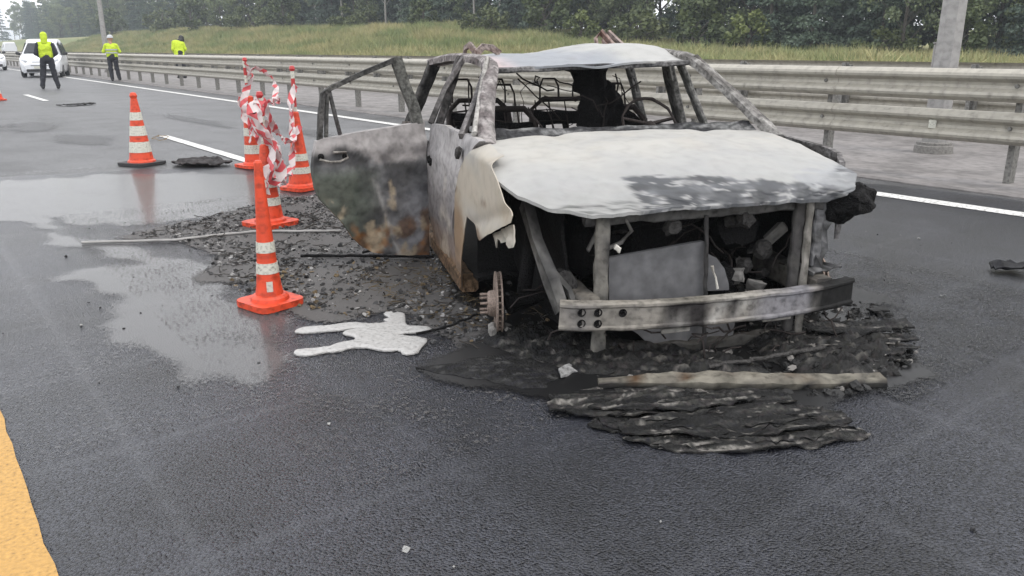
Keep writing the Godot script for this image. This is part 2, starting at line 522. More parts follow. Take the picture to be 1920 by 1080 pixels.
func ground():
	var b := MB.new()
	b.cf = func(p): return Color(1, 1, 1).lerp(Color(0.55, 0.75, 0.5), clampf(0.5 + n1.get_noise_2d(p.x * 0.12, p.z * 0.05) * 1.4, 0, 1))
	var xs := [-1500.0, -300.0, -60.0, -9.0, 7.0, 24.0]
	for i in 30: xs.append(24.5 + i * 1.2)
	xs.append_array([64.0, 80.0, 120.0, 300.0, 1500.0])
	var zs := [60.0, 20.0]
	for i in 70: zs.append(16.0 - i * 2.5)
	zs.append_array([-170.0, -190.0, -220.0, -260.0, -320.0, -420.0, -600.0, -2000.0])
	for i in zs.size() - 1:
		for j in xs.size() - 1:
			var q := []
			for k in [[0, 0], [0, 1], [1, 1], [1, 0]]:
				var x: float = xs[j + k[1]]
				var z: float = zs[i + k[0]]
				q.append(Vector3(x, ground_h(x, z), z))
			b.quad(q[0], q[1], q[2], q[3], 1)
	struct("ground", b.mesh(), M.soil)
	var vary := func(p): 
		var k := 0.80 + 0.32 * n1.get_noise_2d(p.x * 0.8, p.z * 0.03) + 0.06 * n1.get_noise_2d(p.x * 0.2 + 30, p.z * 0.2)
		return Color(k, k, k)
	sheet("road", -9.0, 8.06, 14.0, -900.0, 0.0, M.asphalt, 24, 400, vary)
	sheet("opposite_road", 13.4, 24.0, 14.0, -900.0, 0.0, M.old_asphalt)
	# raised median strip with a small step at its edge
	var md := MB.new()
	md.beam(Vector3(10.73, -0.06, 14), Vector3(10.73, -0.06, -900), 5.34, 0.18, 0.02, 60)
	struct("median_strip", md.mesh(), M.median)
	# wet asphalt round the wreck: an uneven patch
	var w := MB.new()
	w.cf = func(p):
		var k := 0.92 + 0.45 * n1.get_noise_2d(p.x * 0.5, p.z * 0.25) + 0.2 * n2.get_noise_2d(p.x * 0.4, p.z * 0.4)
		return Color(k, k, k)
	var ol := V2([-4.0, 2.5, -4.0, -9.9, 0.2, -10.1, 2.2, -9.75, 3.2, -9.3, 4.2, -9.2, 5.0, -8.0, 6.2, -7.4, 6.95, -6.0, 7.7, -4.8, 7.95, -3.0, 8.0, 0.0, 7.9, 2.5])
	ol = ragged(ol, 0.25, 0.22)
	for i in ol.size(): ol[i].x = minf(ol[i].x, 8.0)
	w.plate(ol, 0.2, func(q): return P3(q, 0.004))
	struct("wet_road", w.mesh(), M.wet)
	# markings
	painted_line("edge_line", 7.13, 7.33, 10.0, -420.0, M.paint, 1.0)
	painted_line("lane_line", 3.29, 3.44, -9.55, -13.4, M.paint, 2.0)
	painted_line("lane_line", 3.29, 3.44, -24.6, -28.4, M.paint, 3.0)
	for k in 5: painted_line("lane_line", 3.29, 3.44, -39.6 - 15 * k, -43.4 - 15 * k, M.paint, 4.0 + k)
	painted_line("yellow_line", -0.36, 0.14, 6.0, -60.0, M.yellow, 20.0)

func road_marks():
	# dark scuffs and old spills on the far lane
	var k := 0
	for q in [[1.9, -16.5, 0.55, 1.6], [2.3, -13.6, 0.5, 1.2], [1.2, -19.5, 0.4, 2.2], [4.6, -16.0, 0.35, 3.0], [5.4, -11.5, 0.3, 2.5], [0.3, -13.0, 0.4, 2.0]]:
		var ol := []
		for i in 10: ol.append(Vector2(q[0], q[1]) + Vector2.from_angle(TAU * i / 10) * Vector2(q[2], q[3]) * rng.randf_range(0.5, 1.0))
		stain_sheet("road_stain", q[0] - q[2] * 1.4, q[0] + q[2] * 1.4, q[1] - q[3] * 1.4, q[1] + q[3] * 1.4, 0.012, blotch(ol, q[0] - q[2] * 1.4, q[0] + q[2] * 1.4, q[1] - q[3] * 1.4, q[1] + q[3] * 1.4, 128, 0.2, 0.5, Color(0.14, 0.14, 0.15), 131 + k, 0.55, 0.5), 0.4)
		k += 1

func wprofile() -> Array:
	# W-beam section: depth along x, height along y, 4 mm sheet
	var c := V2([0.0, -0.155, 0.02, -0.15, 0.075, -0.115, 0.083, -0.09, 0.075, -0.065, 0.015, -0.028, 0.008, 0.0, 0.015, 0.028, 0.075, 0.065, 0.083, 0.09, 0.075, 0.115, 0.02, 0.15, 0.0, 0.155])
	var r := c.duplicate()
	for i in c.size(): r.append(c[c.size() - 1 - i] - Vector2(0.004, 0))
	return r

func guardrails():
	var sec := MB.new()
	# x of the profile must point to the road (-x): sweep along +z gives side = z cross y = -x
	sec.sweep([Vector3(0, 0, -4.0), Vector3(0, 0, -0.001)], wprofile(), Vector3.UP)
	var rail_mesh := sec.mesh()
	var pm := MB.new()
	pm.sweep([Vector3(0, -0.1, 0), Vector3(0, 1.10, 0)], V2([-0.03, -0.06, 0.03, -0.06, 0.03, -0.054, -0.024, -0.054, -0.024, 0.054, 0.03, 0.054, 0.03, 0.06, -0.03, 0.06]), Vector3(1, 0, 0))
	var post_mesh := pm.mesh()
	var bm := MB.new()
	bm.box(Vector3.ZERO, Vector3(0.09, 0.2, 0.10), 0.006)
	var block := bm.mesh()
	var bo := MB.new()
	bo.lathe(V2([0.0, 0.02, 0.018, 0.017, 0.022, 0.0]), 8, Vector3.ZERO, true, Basis(Vector3(0, 0, 1), PI / 2))
	var bolt := bo.mesh()
	var specs := [[8.56, 1.0, 3.0, "galvanised two-rail guardrail on posts just behind the burnt car", -0.3], [12.62, -1.0, 3.0, "farther two-rail guardrail seen from its back across the median", -0.4]]
	for s in specs:
		var x: float = s[0]
		var side: float = s[1]
		var g := thing("guardrail", s[3], "guardrail", Vector3(x, 0, 0))
		var z: float = s[2] + s[4]
		var n := 0
		while z > -210.0:
			var p := put("post", post_mesh, M.post, g)
			p.position = Vector3(0.17 * side, 0, z)
			if side < 0: p.rotation.y = PI
			if z > -60:
				for h in [0.965, 0.565]:
					var k := put("spacer", block, M.post, g)
					k.position = Vector3(0.068 * side, h, z)
			if z > -22 and side > 0:
				for h in [0.967, 0.567]:
					var q := put("bolt", bolt, M.post, g)
					q.position = Vector3(-0.01, h, z)
			if n % 2 == 0:
				for h in [0.967, 0.567]:
					var r := put("rail", rail_mesh, M.zinc, g)
					r.position = Vector3((0.006 if (n / 2) % 2 else 0.0), h, z + 0.15)
					r.rotation.z = rng.randf_range(-0.02, 0.02)
					if side < 0:
						r.rotation.y = PI; r.position.z -= 4.0
			z -= 2.0; n += 1
	# reflectors clipped to the lower rail of the near guardrail
	for r in [[-4.05, "small white triangular reflector in the lower rail groove near the lamp column"], [-12.0, "small white reflector in the lower rail groove behind the open car door"]]:
		var m := MB.new()
		m.sweep([Vector3(0, -0.04, 0), Vector3(0, 0.045, 0)], V2([0, -0.05, 0.055, 0.0, 0, 0.05]), Vector3(1, 0, 0))
		var o := put("rail_reflector", m.mesh(), M.band)
		o.position = Vector3(8.54, 0.565, r[0]); o.rotation.y = PI
		tag(o, r[1], "reflector")

func lamps():
	var b := MB.new()
	var oct := []
	for i in 8: oct.append(Vector2.from_angle(TAU * (i + 0.5) / 8) * 0.155)
	b.sweep([Vector3(0, 0.17, 0), Vector3(0, 2.2, 0), Vector3(0, 10.0, 0)], oct, Vector3(0, 0, 1), false, true, [1.0, 0.9, 0.42])
	var pole := b.mesh()
	b = MB.new()
	b.lathe(V2([0.0, 0.17, 0.2, 0.17, 0.21, 0.16, 0.21, 0.13, 0.225, 0.12, 0.235, 0.02, 0.235, -0.1]), 20)
	var base := b.mesh()
	b = MB.new()
	b.box(Vector3(0.12, 1.16, -0.085), Vector3(0.17, 0.42, 0.17), 0.012)
	b.box(Vector3(0.12, 1.38, -0.085), Vector3(0.19, 0.02, 0.19), 0.004)
	var cab := b.mesh()
	b = MB.new()
	b.tube([Vector3(0, 9.9, 0), Vector3(-0.4, 10.6, 0), Vector3(-1.8, 10.9, 0)], 0.04)
	b.tube([Vector3(0, 9.9, 0), Vector3(0.4, 10.6, 0), Vector3(1.8, 10.9, 0)], 0.04)
	var arms := b.mesh()
	b = MB.new()
	for s in [-1, 1]: b.box(Vector3(s * 2.05, 10.92, 0), Vector3(0.7, 0.12, 0.28), 0.04)
	var head := b.mesh()
	var ls := [[Vector3(10.62, 0, -4.96), "grey faceted lamp column with a box on its side, right of the burnt car"], [Vector3(10.62, 0, -52.5), "thin far lamp column rising behind the road worker in the striped vest"]]
	for l in ls:
		var o := thing("lamp_column", l[1], "lamp post", l[0], 0.35, "lamp columns on the median")
		put("pole", pole, M.pole, o); put("base", base, M.concrete, o); put("cabinet", cab, M.pole, o); put("arm", arms, M.pole, o); put("lamp_head", head, M.pole, o)

# ---------------------------------------------------------------- vegetation
func leaf_at(b: MB, p: Vector3, size: float, c: Color, dirn: Vector3):
	var d := Vector3(rng.randfn(), rng.randfn() * 0.6 - 0.15, rng.randfn()).normalized()
	d = (d + dirn * 0.7).normalized()
	var s := d.cross(Vector3(rng.randfn(), rng.randfn(), rng.randfn())).normalized()
	var w := size * rng.randf_range(0.3, 0.5)
	var l := size * rng.randf_range(0.7, 1.3)
	b.col = c
	var nrm := d.cross(s) * l * 0.12
	b.tri(p - d * l * 0.5, p + s * w + nrm, p + d * l * 0.5)
	b.tri(p - d * l * 0.5, p + d * l * 0.5, p - s * w + nrm)

func leafy_crown(h0: float, h1: float, r: float, n: int, size: float, c0: Color, c1: Color, clumps: int) -> Array:
	var b := MB.new()
	var t := MB.new()
	t.tube([Vector3(0, -0.5, 0), Vector3(0.1, h0, 0.05), Vector3(-0.1, (h0 + h1) * 0.5, 0), Vector3(0, h1 * 0.95, 0.1)], 0.16, 7, [1.0, 0.8, 0.5, 0.12])
	for k in clumps:
		var f := pow(rng.randf(), 0.8)
		var y := lerpf(h0, h1, f)
		var rr := r * (0.35 + 0.65 * sin(PI * clampf(0.12 + f * 0.85, 0, 1))) * sqrt(rng.randf_range(0.15, 1.0))
		var a := rng.randf() * TAU
		var c := Vector3(cos(a) * rr, y, sin(a) * rr)
		var cr := rng.randf_range(0.5, 1.05) * r * 0.33
		var tone := rng.randf()
		t.tube([Vector3(0, maxf(0.5, y - rr * 0.9), 0), c * Vector3(0.55, 1, 0.55) + Vector3(0, -rr * 0.25, 0), c], 0.035, 4, [1.2, 0.7, 0.2])
		for i in n / clumps:
			var d := Vector3(rng.randfn(), rng.randfn() * 0.7, rng.randfn()).normalized()
			var p := c + d * cr * pow(rng.randf(), 0.45)
			leaf_at(b, p, size, c0.lerp(c1, clampf(tone * 0.75 + rng.randf() * 0.35, 0, 1)), d)
	return [b.mesh(), t.mesh()]

func conifer(h: float, r: float, n: int, size: float, c0: Color, c1: Color, low: float) -> Array:
	var b := MB.new()
	var t := MB.new()
	t.tube([Vector3(0, -0.5, 0), Vector3(0.05, h * 0.5, 0), Vector3(0, h, 0)], 0.17, 7, [1.0, 0.6, 0.08])
	var tiers := int(h * 1.5)
	for k in tiers:
		var f := (k + rng.randf()) / tiers
		var y := lerpf(low, h, f)
		var rr := r * pow(1.0 - f, 0.8) * rng.randf_range(0.7, 1.15) + 0.12
		for q in 6:
			var a := rng.randf() * TAU
			var e := Vector3(cos(a), -0.28 + f * 0.5, sin(a)) * rr
			t.tube([Vector3(0, y, 0), Vector3(0, y, 0) + e], 0.02, 3, [1.0, 0.3])
			var tone := rng.randf()
			var m := int(n / float(tiers * 6) * (0.4 + 1.2 * (1.0 - f)))
			for i in m:
				var s := pow(rng.randf(), 0.6)
				var p := Vector3(0, y, 0) + e * s + Vector3(rng.randfn(), rng.randfn() * 0.6 - 0.4, rng.randfn()) * 0.16 * (0.4 + rr * 0.35)
				leaf_at(b, p, size, c0.lerp(c1, clampf(tone * 0.6 + rng.randf() * 0.4, 0, 1)), e.normalized())
	return [b.mesh(), t.mesh()]

func forest():
	var kinds := []
	kinds.append(["leafy_tree", leafy_crown(2.0, 13.0, 3.2, 7600, 0.27, Color(0.070, 0.106, 0.060), Color(0.243, 0.276, 0.146), 46), M.bark, "tall broadleaf tree"])
	kinds.append(["spruce_tree", conifer(16.0, 2.7, 7600, 0.26, Color(0.043, 0.072, 0.060), Color(0.132, 0.174, 0.126), 1.0), M.bark, "dark spruce"])
	kinds.append(["birch_tree", leafy_crown(4.0, 14.0, 2.4, 6000, 0.23, Color(0.106, 0.142, 0.068), Color(0.310, 0.320, 0.170), 40), M.birch, "pale stemmed birch"])
	kinds.append(["pine_tree", leafy_crown(6.0, 15.0, 2.5, 6200, 0.24, Color(0.055, 0.085, 0.064), Color(0.174, 0.204, 0.140), 26), M.bark, "bare stemmed pine"])
	kinds.append(["spruce_tree", conifer(11.5, 2.4, 6400, 0.25, Color(0.051, 0.082, 0.061), Color(0.145, 0.193, 0.125), 0.5), M.bark, "young spruce"])
	kinds.append(["leafy_tree", leafy_crown(1.0, 9.0, 2.9, 6800, 0.26, Color(0.078, 0.116, 0.056), Color(0.282, 0.320, 0.155), 40), M.bark, "low spreading broadleaf tree"])
	var protos := []
	for k in kinds:
		var o := Node3D.new()
		put("crown", k[1][0], M.leaf, o)
		put("trunk", k[1][1], k[2], o)
		protos.append(o)
	var bands := [[-300.0, 9.0, "past the white car"], [9.0, 20.0, "behind the far cones"], [20.0, 40.0, "above the open door"], [40.0, 56.0, "above the car roof"], [56.0, 180.0, "by the lamp column"]]
	var sets := {}
	var place := func(ki: int, x: float, z: float, s: float, row: String):
		var o: Node3D = protos[ki].duplicate()
		o.name = numbered(kinds[ki][0])
		add_child(o)
		o.position = Vector3(x, ground_h(x, z) - 0.1, z)
		o.rotation.y = rng.randf() * TAU
		o.scale = Vector3(s * rng.randf_range(0.9, 1.15), s * rng.randf_range(0.9, 1.12), s * rng.randf_range(0.9, 1.15))
		var az := rad_to_deg(atan2(x, -z))
		for bd in bands:
			if az >= bd[0] and az < bd[1]:
				var key := "%s|%s|%s" % [kinds[ki][3], row, bd[2]]
				if not sets.has(key): sets[key] = []
				sets[key].append([az, o])
				break
	var pick := [0, 1, 0, 3, 1, 2, 1, 5, 4, 0, 1, 3]
	var z := 0.0
	while z > -330:
		place.call([5, 4, 0, 2, 1, 5, 4, 1][rng.randi() % 8], 46.0 + rng.randf_range(-1.5, 2.5), z, rng.randf_range(0.6, 0.95), "front row")
		z -= rng.randf_range(2.3, 3.6) * (1.0 if z > -120 else 1.9)
	z = 2.0
	while z > -400:
		place.call(pick[rng.randi() % 12], 50.5 + rng.randf_range(-2, 2), z, rng.randf_range(0.9, 1.25), "middle row")
		z -= rng.randf_range(2.6, 3.8) * (1.0 if z > -140 else 1.9)
	z = 2.0
	while z > -430:
		place.call(pick[rng.randi() % 12], 58.5 + rng.randf_range(-2.5, 2.5), z, rng.randf_range(1.0, 1.3), "back row")
		z -= rng.randf_range(3.6, 5.4) * (1.0 if z > -140 else 1.8)
	z = 4.0
	while z > -150:
		place.call([1, 0, 1, 3][rng.randi() % 4], 66 + rng.randf_range(-3, 3), z, rng.randf_range(1.1, 1.4), "deep row")
		z -= rng.randf_range(2.4, 3.6)
	var x := -46.0
	while x < 62:
		place.call(pick[rng.randi() % 12], x, -455 + rng.randf_range(-12, 12), rng.randf_range(1.0, 1.35), "closing row")
		x += rng.randf_range(3.5, 5.0)
	var nth := ["leftmost", "second", "third", "fourth", "fifth", "sixth", "seventh", "eighth", "ninth", "tenth", "eleventh", "twelfth", "thirteenth", "fourteenth", "fifteenth", "sixteenth", "seventeenth", "eighteenth", "nineteenth", "twentieth"]
	for key in sets:
		var l: Array = sets[key]
		l.sort_custom(func(p, q): return p[0] < q[0])
		var w: PackedStringArray = key.split("|")
		for i in l.size():
			var pre := "" if l.size() == 1 else ("leftmost " if i == 0 else "%s from left " % nth[mini(i, 19)])
			tag(l[i][1], "%s%s, %s of the forest %s" % [pre, w[0], w[1], w[2]], "tree", "forest trees behind the grassy bank")
	# shrubs along the edge of the wood
	var sh := []
	for k in 3:
		var q := leafy_crown(0.15, [1.8, 2.3, 1.5][k], [1.1, 1.2, 1.5][k], 1500, 0.2, [Color(0.06, 0.085, 0.025), Color(0.04, 0.062, 0.022), Color(0.05, 0.07, 0.022)][k], [Color(0.17, 0.2, 0.06), Color(0.095, 0.12, 0.04), Color(0.12, 0.14, 0.05)][k], 22)
		var o := Node3D.new()
		put("foliage", q[0], M.leaf, o); put("stem", q[1], M.bark, o)
		sh.append(o)
	var sl := [[43.5, -15.0, 0, 1.2, "bright green shrub at the right frame edge, past the lamp column"], [44.0, -33.0, 0, 1.5, "tall bright shrub in front of the dark wood between roof and lamp column"], [43.0, -36.5, 1, 1.6, "broad shrub beside the tall bright one, above the right windscreen pillar"], [43.5, -42.0, 2, 1.6, "low wide shrub above the right half of the car roof"], [42.5, -47.0, 0, 1.3, "yellowish shrub right above the middle of the roof"], [43.0, -52.0, 1, 1.9, "large rounded shrub above the left half of the roof"], [42.0, -58.0, 2, 1.5, "shrub on the bank crest above the left windscreen pillar"], [42.0, -69.0, 1, 1.2, "small dark shrub on the bank crest above the open car door"], [42.5, -84.0, 2, 1.7, "shrub on the crest above the striped far cones"], [40.0, -98.0, 1, 1.8, "dark shrub low on the bank right of the person in the yellow hood"], [41.0, -112.0, 2, 2.0, "wide shrub on the bank behind the person in the yellow hood"], [38.0, -128.0, 1, 2.0, "dark shrub on the far bank left of the yellow hood"], [40.0, -150.0, 2, 2.4, "far shrub above the rail right of the standing road worker"], [37.0, -175.0, 1, 2.2, "farthest shrub on the bank near the thin lamp column"], [44.0, -24.0, 2, 1.1, "low shrub just left of the lamp column"], [43.4, -20.0, 1, 1.2, "dark low shrub behind the lamp column box"]]
	for s in sl:
		var o: Node3D = sh[s[2]].duplicate()
		o.name = numbered("shrub")
		add_child(o)
		o.position = Vector3(s[0], ground_h(s[0], s[1]) - 0.05, s[1]); o.rotation.y = rng.randf() * TAU; o.scale = Vector3.ONE * s[3]
		tag(o, s[4], "shrub", "shrubs along the edge of the wood")
	for o in protos + sh: o.free()

func multi(called: String, mesh: Mesh, m: Material, xs: Array, cols: Array) -> MultiMeshInstance3D:
	var mm := MultiMesh.new()
	mm.transform_format = MultiMesh.TRANSFORM_3D
	mm.use_colors = true
	mm.mesh = mesh
	mm.instance_count = xs.size()
	for i in xs.size():
		mm.set_instance_transform(i, xs[i]); mm.set_instance_color(i, cols[i])
	var o := MultiMeshInstance3D.new()
	o.multimesh = mm; o.material_override = m
	o.name = numbered(called)
	add_child(o)
	o.set_meta("kind", "stuff")
	return o

func grass():
	var b := MB.new()
	for i in 16:
		var a := rng.randf() * TAU
		var r := rng.randf() * 0.22
		var p := Vector3(cos(a) * r, 0, sin(a) * r)
		var l := Vector3(rng.randfn() * 0.16, rng.randf_range(0.3, 0.75), rng.randfn() * 0.16)
		var s := Vector3(rng.randfn(), 0, rng.randfn()).normalized() * 0.018
		b.tri(p - s, p + s, p + l * 0.6 + s * 0.7); b.tri(p - s, p + l * 0.6 + s * 0.7, p + l * 0.6 - s * 0.7)
		b.tri(p + l * 0.6 - s * 0.7, p + l * 0.6 + s * 0.7, p + l + Vector3(l.x, -0.05, l.z) * 0.5)
	var tuft := b.mesh()
	var xs := []
	var cols := []
	for i in 42000:
		var z := -4.0 - pow(rng.randf(), 1.5) * 190.0
		var x := rng.randf_range(25.0, 47.0)
		var k := clampf(0.5 + n1.get_noise_2d(x * 0.15, z * 0.05) * 1.3 + rng.randf_range(-0.2, 0.2), 0, 1)
		var s := rng.randf_range(0.6, 1.35) * (1.0 + 0.6 * maxf(0, n1.get_noise_2d(x * 0.3 + 50, z * 0.2)))
		xs.append(Transform3D(Basis(Vector3.UP, rng.randf() * TAU).scaled(Vector3(s, s, s)), Vector3(x, ground_h(x, z) - 0.03, z)))
		cols.append(Color(0.41, 0.37, 0.185).lerp(Color(0.21, 0.26, 0.10), k) * rng.randf_range(0.75, 1.1))
	var o := multi("tall_grass", tuft, M.blade, xs, cols)
	o.set_meta("label", "tall dry yellow-green grass covering the bank below the wood"); o.set_meta("category", "grass")

# ---------------------------------------------------------------- stains and water
func blotch(poly: Array, x0: float, x1: float, z0: float, z1: float, size: int, jit: float, grain: float, c: Color, sd: int, most := 1.0, soft := 0.2) -> ImageTexture:
	var pv := PackedVector2Array(poly)
	var im := Image.create(size, size, false, Image.FORMAT_RGBA8)
	var na := noise(sd, 1.3, 5)
	var nb := noise(sd + 1, 14.0, 3)
	var step := 2
	for j in range(0, size, step):
		for i in range(0, size, step):
			var p := Vector2(lerpf(x0, x1, (i + 0.5) / size), lerpf(z0, z1, (j + 0.5) / size))
			var q := p + Vector2(na.get_noise_2d(p.x, p.y), na.get_noise_2d(p.x + 77, p.y)) * jit
			q += Vector2(nb.get_noise_2d(p.x, p.y), nb.get_noise_2d(p.x + 31, p.y)) * jit * 0.3
			var a := 1.0 if Geometry2D.is_point_in_polygon(q, pv) else 0.0
			im.fill_rect(Rect2i(i, j, step, step), Color(c.r, c.g, c.b, a))
	im.resize(size / 16, size / 16, Image.INTERPOLATE_LANCZOS)
	im.resize(size, size, Image.INTERPOLATE_CUBIC)
	var ng := noise(sd + 2, 38.0, 2)
	var nl := noise(sd + 3, 2.2, 4)
	for j in size:
		for i in size:
			var px := im.get_pixel(i, j)
			var p := Vector2(lerpf(x0, x1, (i + 0.5) / size), lerpf(z0, z1, (j + 0.5) / size))
			var g := ng.get_noise_2d(p.x, p.y)
			var a := most * ss(0.5 - soft, 0.5 + soft, px.a + g * grain * (1.25 - px.a) + nl.get_noise_2d(p.x, p.y) * grain * 0.5)
			im.set_pixel(i, j, Color(c.r, c.g, c.b, a))
	return ImageTexture.create_from_image(im)

func stain_sheet(called: String, x0: float, x1: float, z0: float, z1: float, y: float, tex: Texture2D, rough: float, bump := 0.0) -> MeshInstance3D:
	var b := MB.new()
	b.grid(1, 1, func(u, v): return Vector3(lerpf(x0, x1, u), y, lerpf(z0, z1, v)))
	var m := mat(Color.WHITE, rough)
	m.albedo_texture = tex
	m.transparency = BaseMaterial3D.TRANSPARENCY_ALPHA
	m.texture_repeat = false
	if bump > 0:
		var t: Texture2D = M.bmp
		m.heightmap_enabled = true; m.heightmap_texture = t; m.heightmap_scale = bump
	return struct(called, b.mesh(), m)

func stains():
	var pud := V2([-0.6, -10.0, 2.2, -9.3, 2.95, -8.7, 2.9, -7.2, 2.3, -6.6, 1.16, -6.5, 0.95, -7.4, 0.80, -6.2, 1.05, -5.4, 0.58, -5.34, 0.9, -4.6, 0.57, -3.89, 0.74, -3.37, 0.96, -3.05, 1.24, -3.25, 1.38, -3.7, 1.34, -4.4, 1.40, -5.05, 1.2, -5.9, 0.3, -8.0, -0.6, -8.6])
	stain_sheet("puddle", -0.8, 3.2, -10.3, -2.8, 0.008, blotch(pud, -0.8, 3.2, -10.3, -2.8, 1024, 0.24, 0.6, Color(0.40, 0.40, 0.405), 101, 0.62, 0.5), 0.18)
	var gritty := V2([2.5, -6.9, 3.4, -6.9, 4.2, -5.0, 3.4, -2.4, 2.3, -2.6, 2.0, -2.75, 1.8, -2.95, 1.85, -3.3, 1.5, -3.75, 1.36, -4.2, 1.32, -4.8, 1.6, -5.3, 1.25, -6.2, 1.7, -6.4])
	stain_sheet("ash_stain", 0.9, 4.6, -7.3, -2.0, 0.012, blotch(gritty, 0.9, 4.6, -7.3, -2.0, 1024, 0.3, 0.7, Color(0.33, 0.325, 0.32), 111, 0.9, 0.3), 0.75)
	var soot := V2([1.62, -2.78, 1.9, -2.9, 2.3, -3.3, 2.9, -4.6, 4.2, -6.4, 5.0, -6.0, 4.6, -4.0, 4.0, -2.7, 3.6, -2.0, 3.5, -1.65, 3.25, -1.45, 2.9, -1.45, 2.6, -1.4, 2.2, -1.6, 1.95, -2.1, 1.74, -2.42])
	var flk := V2([3.3, -2.4, 3.5, -3.1, 3.9, -3.6, 4.4, -3.5, 4.5, -3.0, 4.2, -2.5, 4.1, -2.0, 3.8, -1.75, 3.5, -1.6, 3.3, -1.7])
	stain_sheet("soot_stain", 2.9, 4.9, -3.9, -1.3, 0.014, blotch(flk, 2.9, 4.9, -3.9, -1.3, 512, 0.35, 1.3, Color(0.06, 0.06, 0.065), 125, 0.9, 0.3), 0.5)
	stain_sheet("soot_stain", 1.1, 5.4, -7.0, -0.9, 0.016, blotch(soot, 1.1, 5.4, -7.0, -0.9, 1024, 0.22, 0.4, Color(0.075, 0.075, 0.08), 121, 0.95, 0.35), 0.42)

# ---------------------------------------------------------------- the burnt car
const ASH := Color(0.40, 0.39, 0.362)
const GREY := Color(0.26, 0.255, 0.255)
const SOOT := Color(0.03, 0.03, 0.033)
const RUST := Color(0.20, 0.095, 0.04)
const CREAM := Color(0.42, 0.38, 0.315)

func tab(ts: Array, vs: Array, t: float) -> Vector3:
	for i in ts.size() - 1:
		if t <= ts[i + 1]: return vs[i].lerp(vs[i + 1], (t - ts[i]) / (ts[i + 1] - ts[i]))
	return vs[-1]

func crumple(amp: float, f := 1.0) -> Callable:
	return func(p): return p + Vector3(n2.get_noise_3dv(p * f), n2.get_noise_3dv(p * f + Vector3(50, 0, 0)), n2.get_noise_3dv(p * f + Vector3(0, 50, 0))) * amp

func frame_cf(a: Color, b: Color, f := 1.0) -> Callable:
	return func(p): return a.lerp(b, ss(-0.25, 0.3, n1.get_noise_3dv(p * 2.2 * f) + 0.4 * n3.get_noise_3dv(p)))

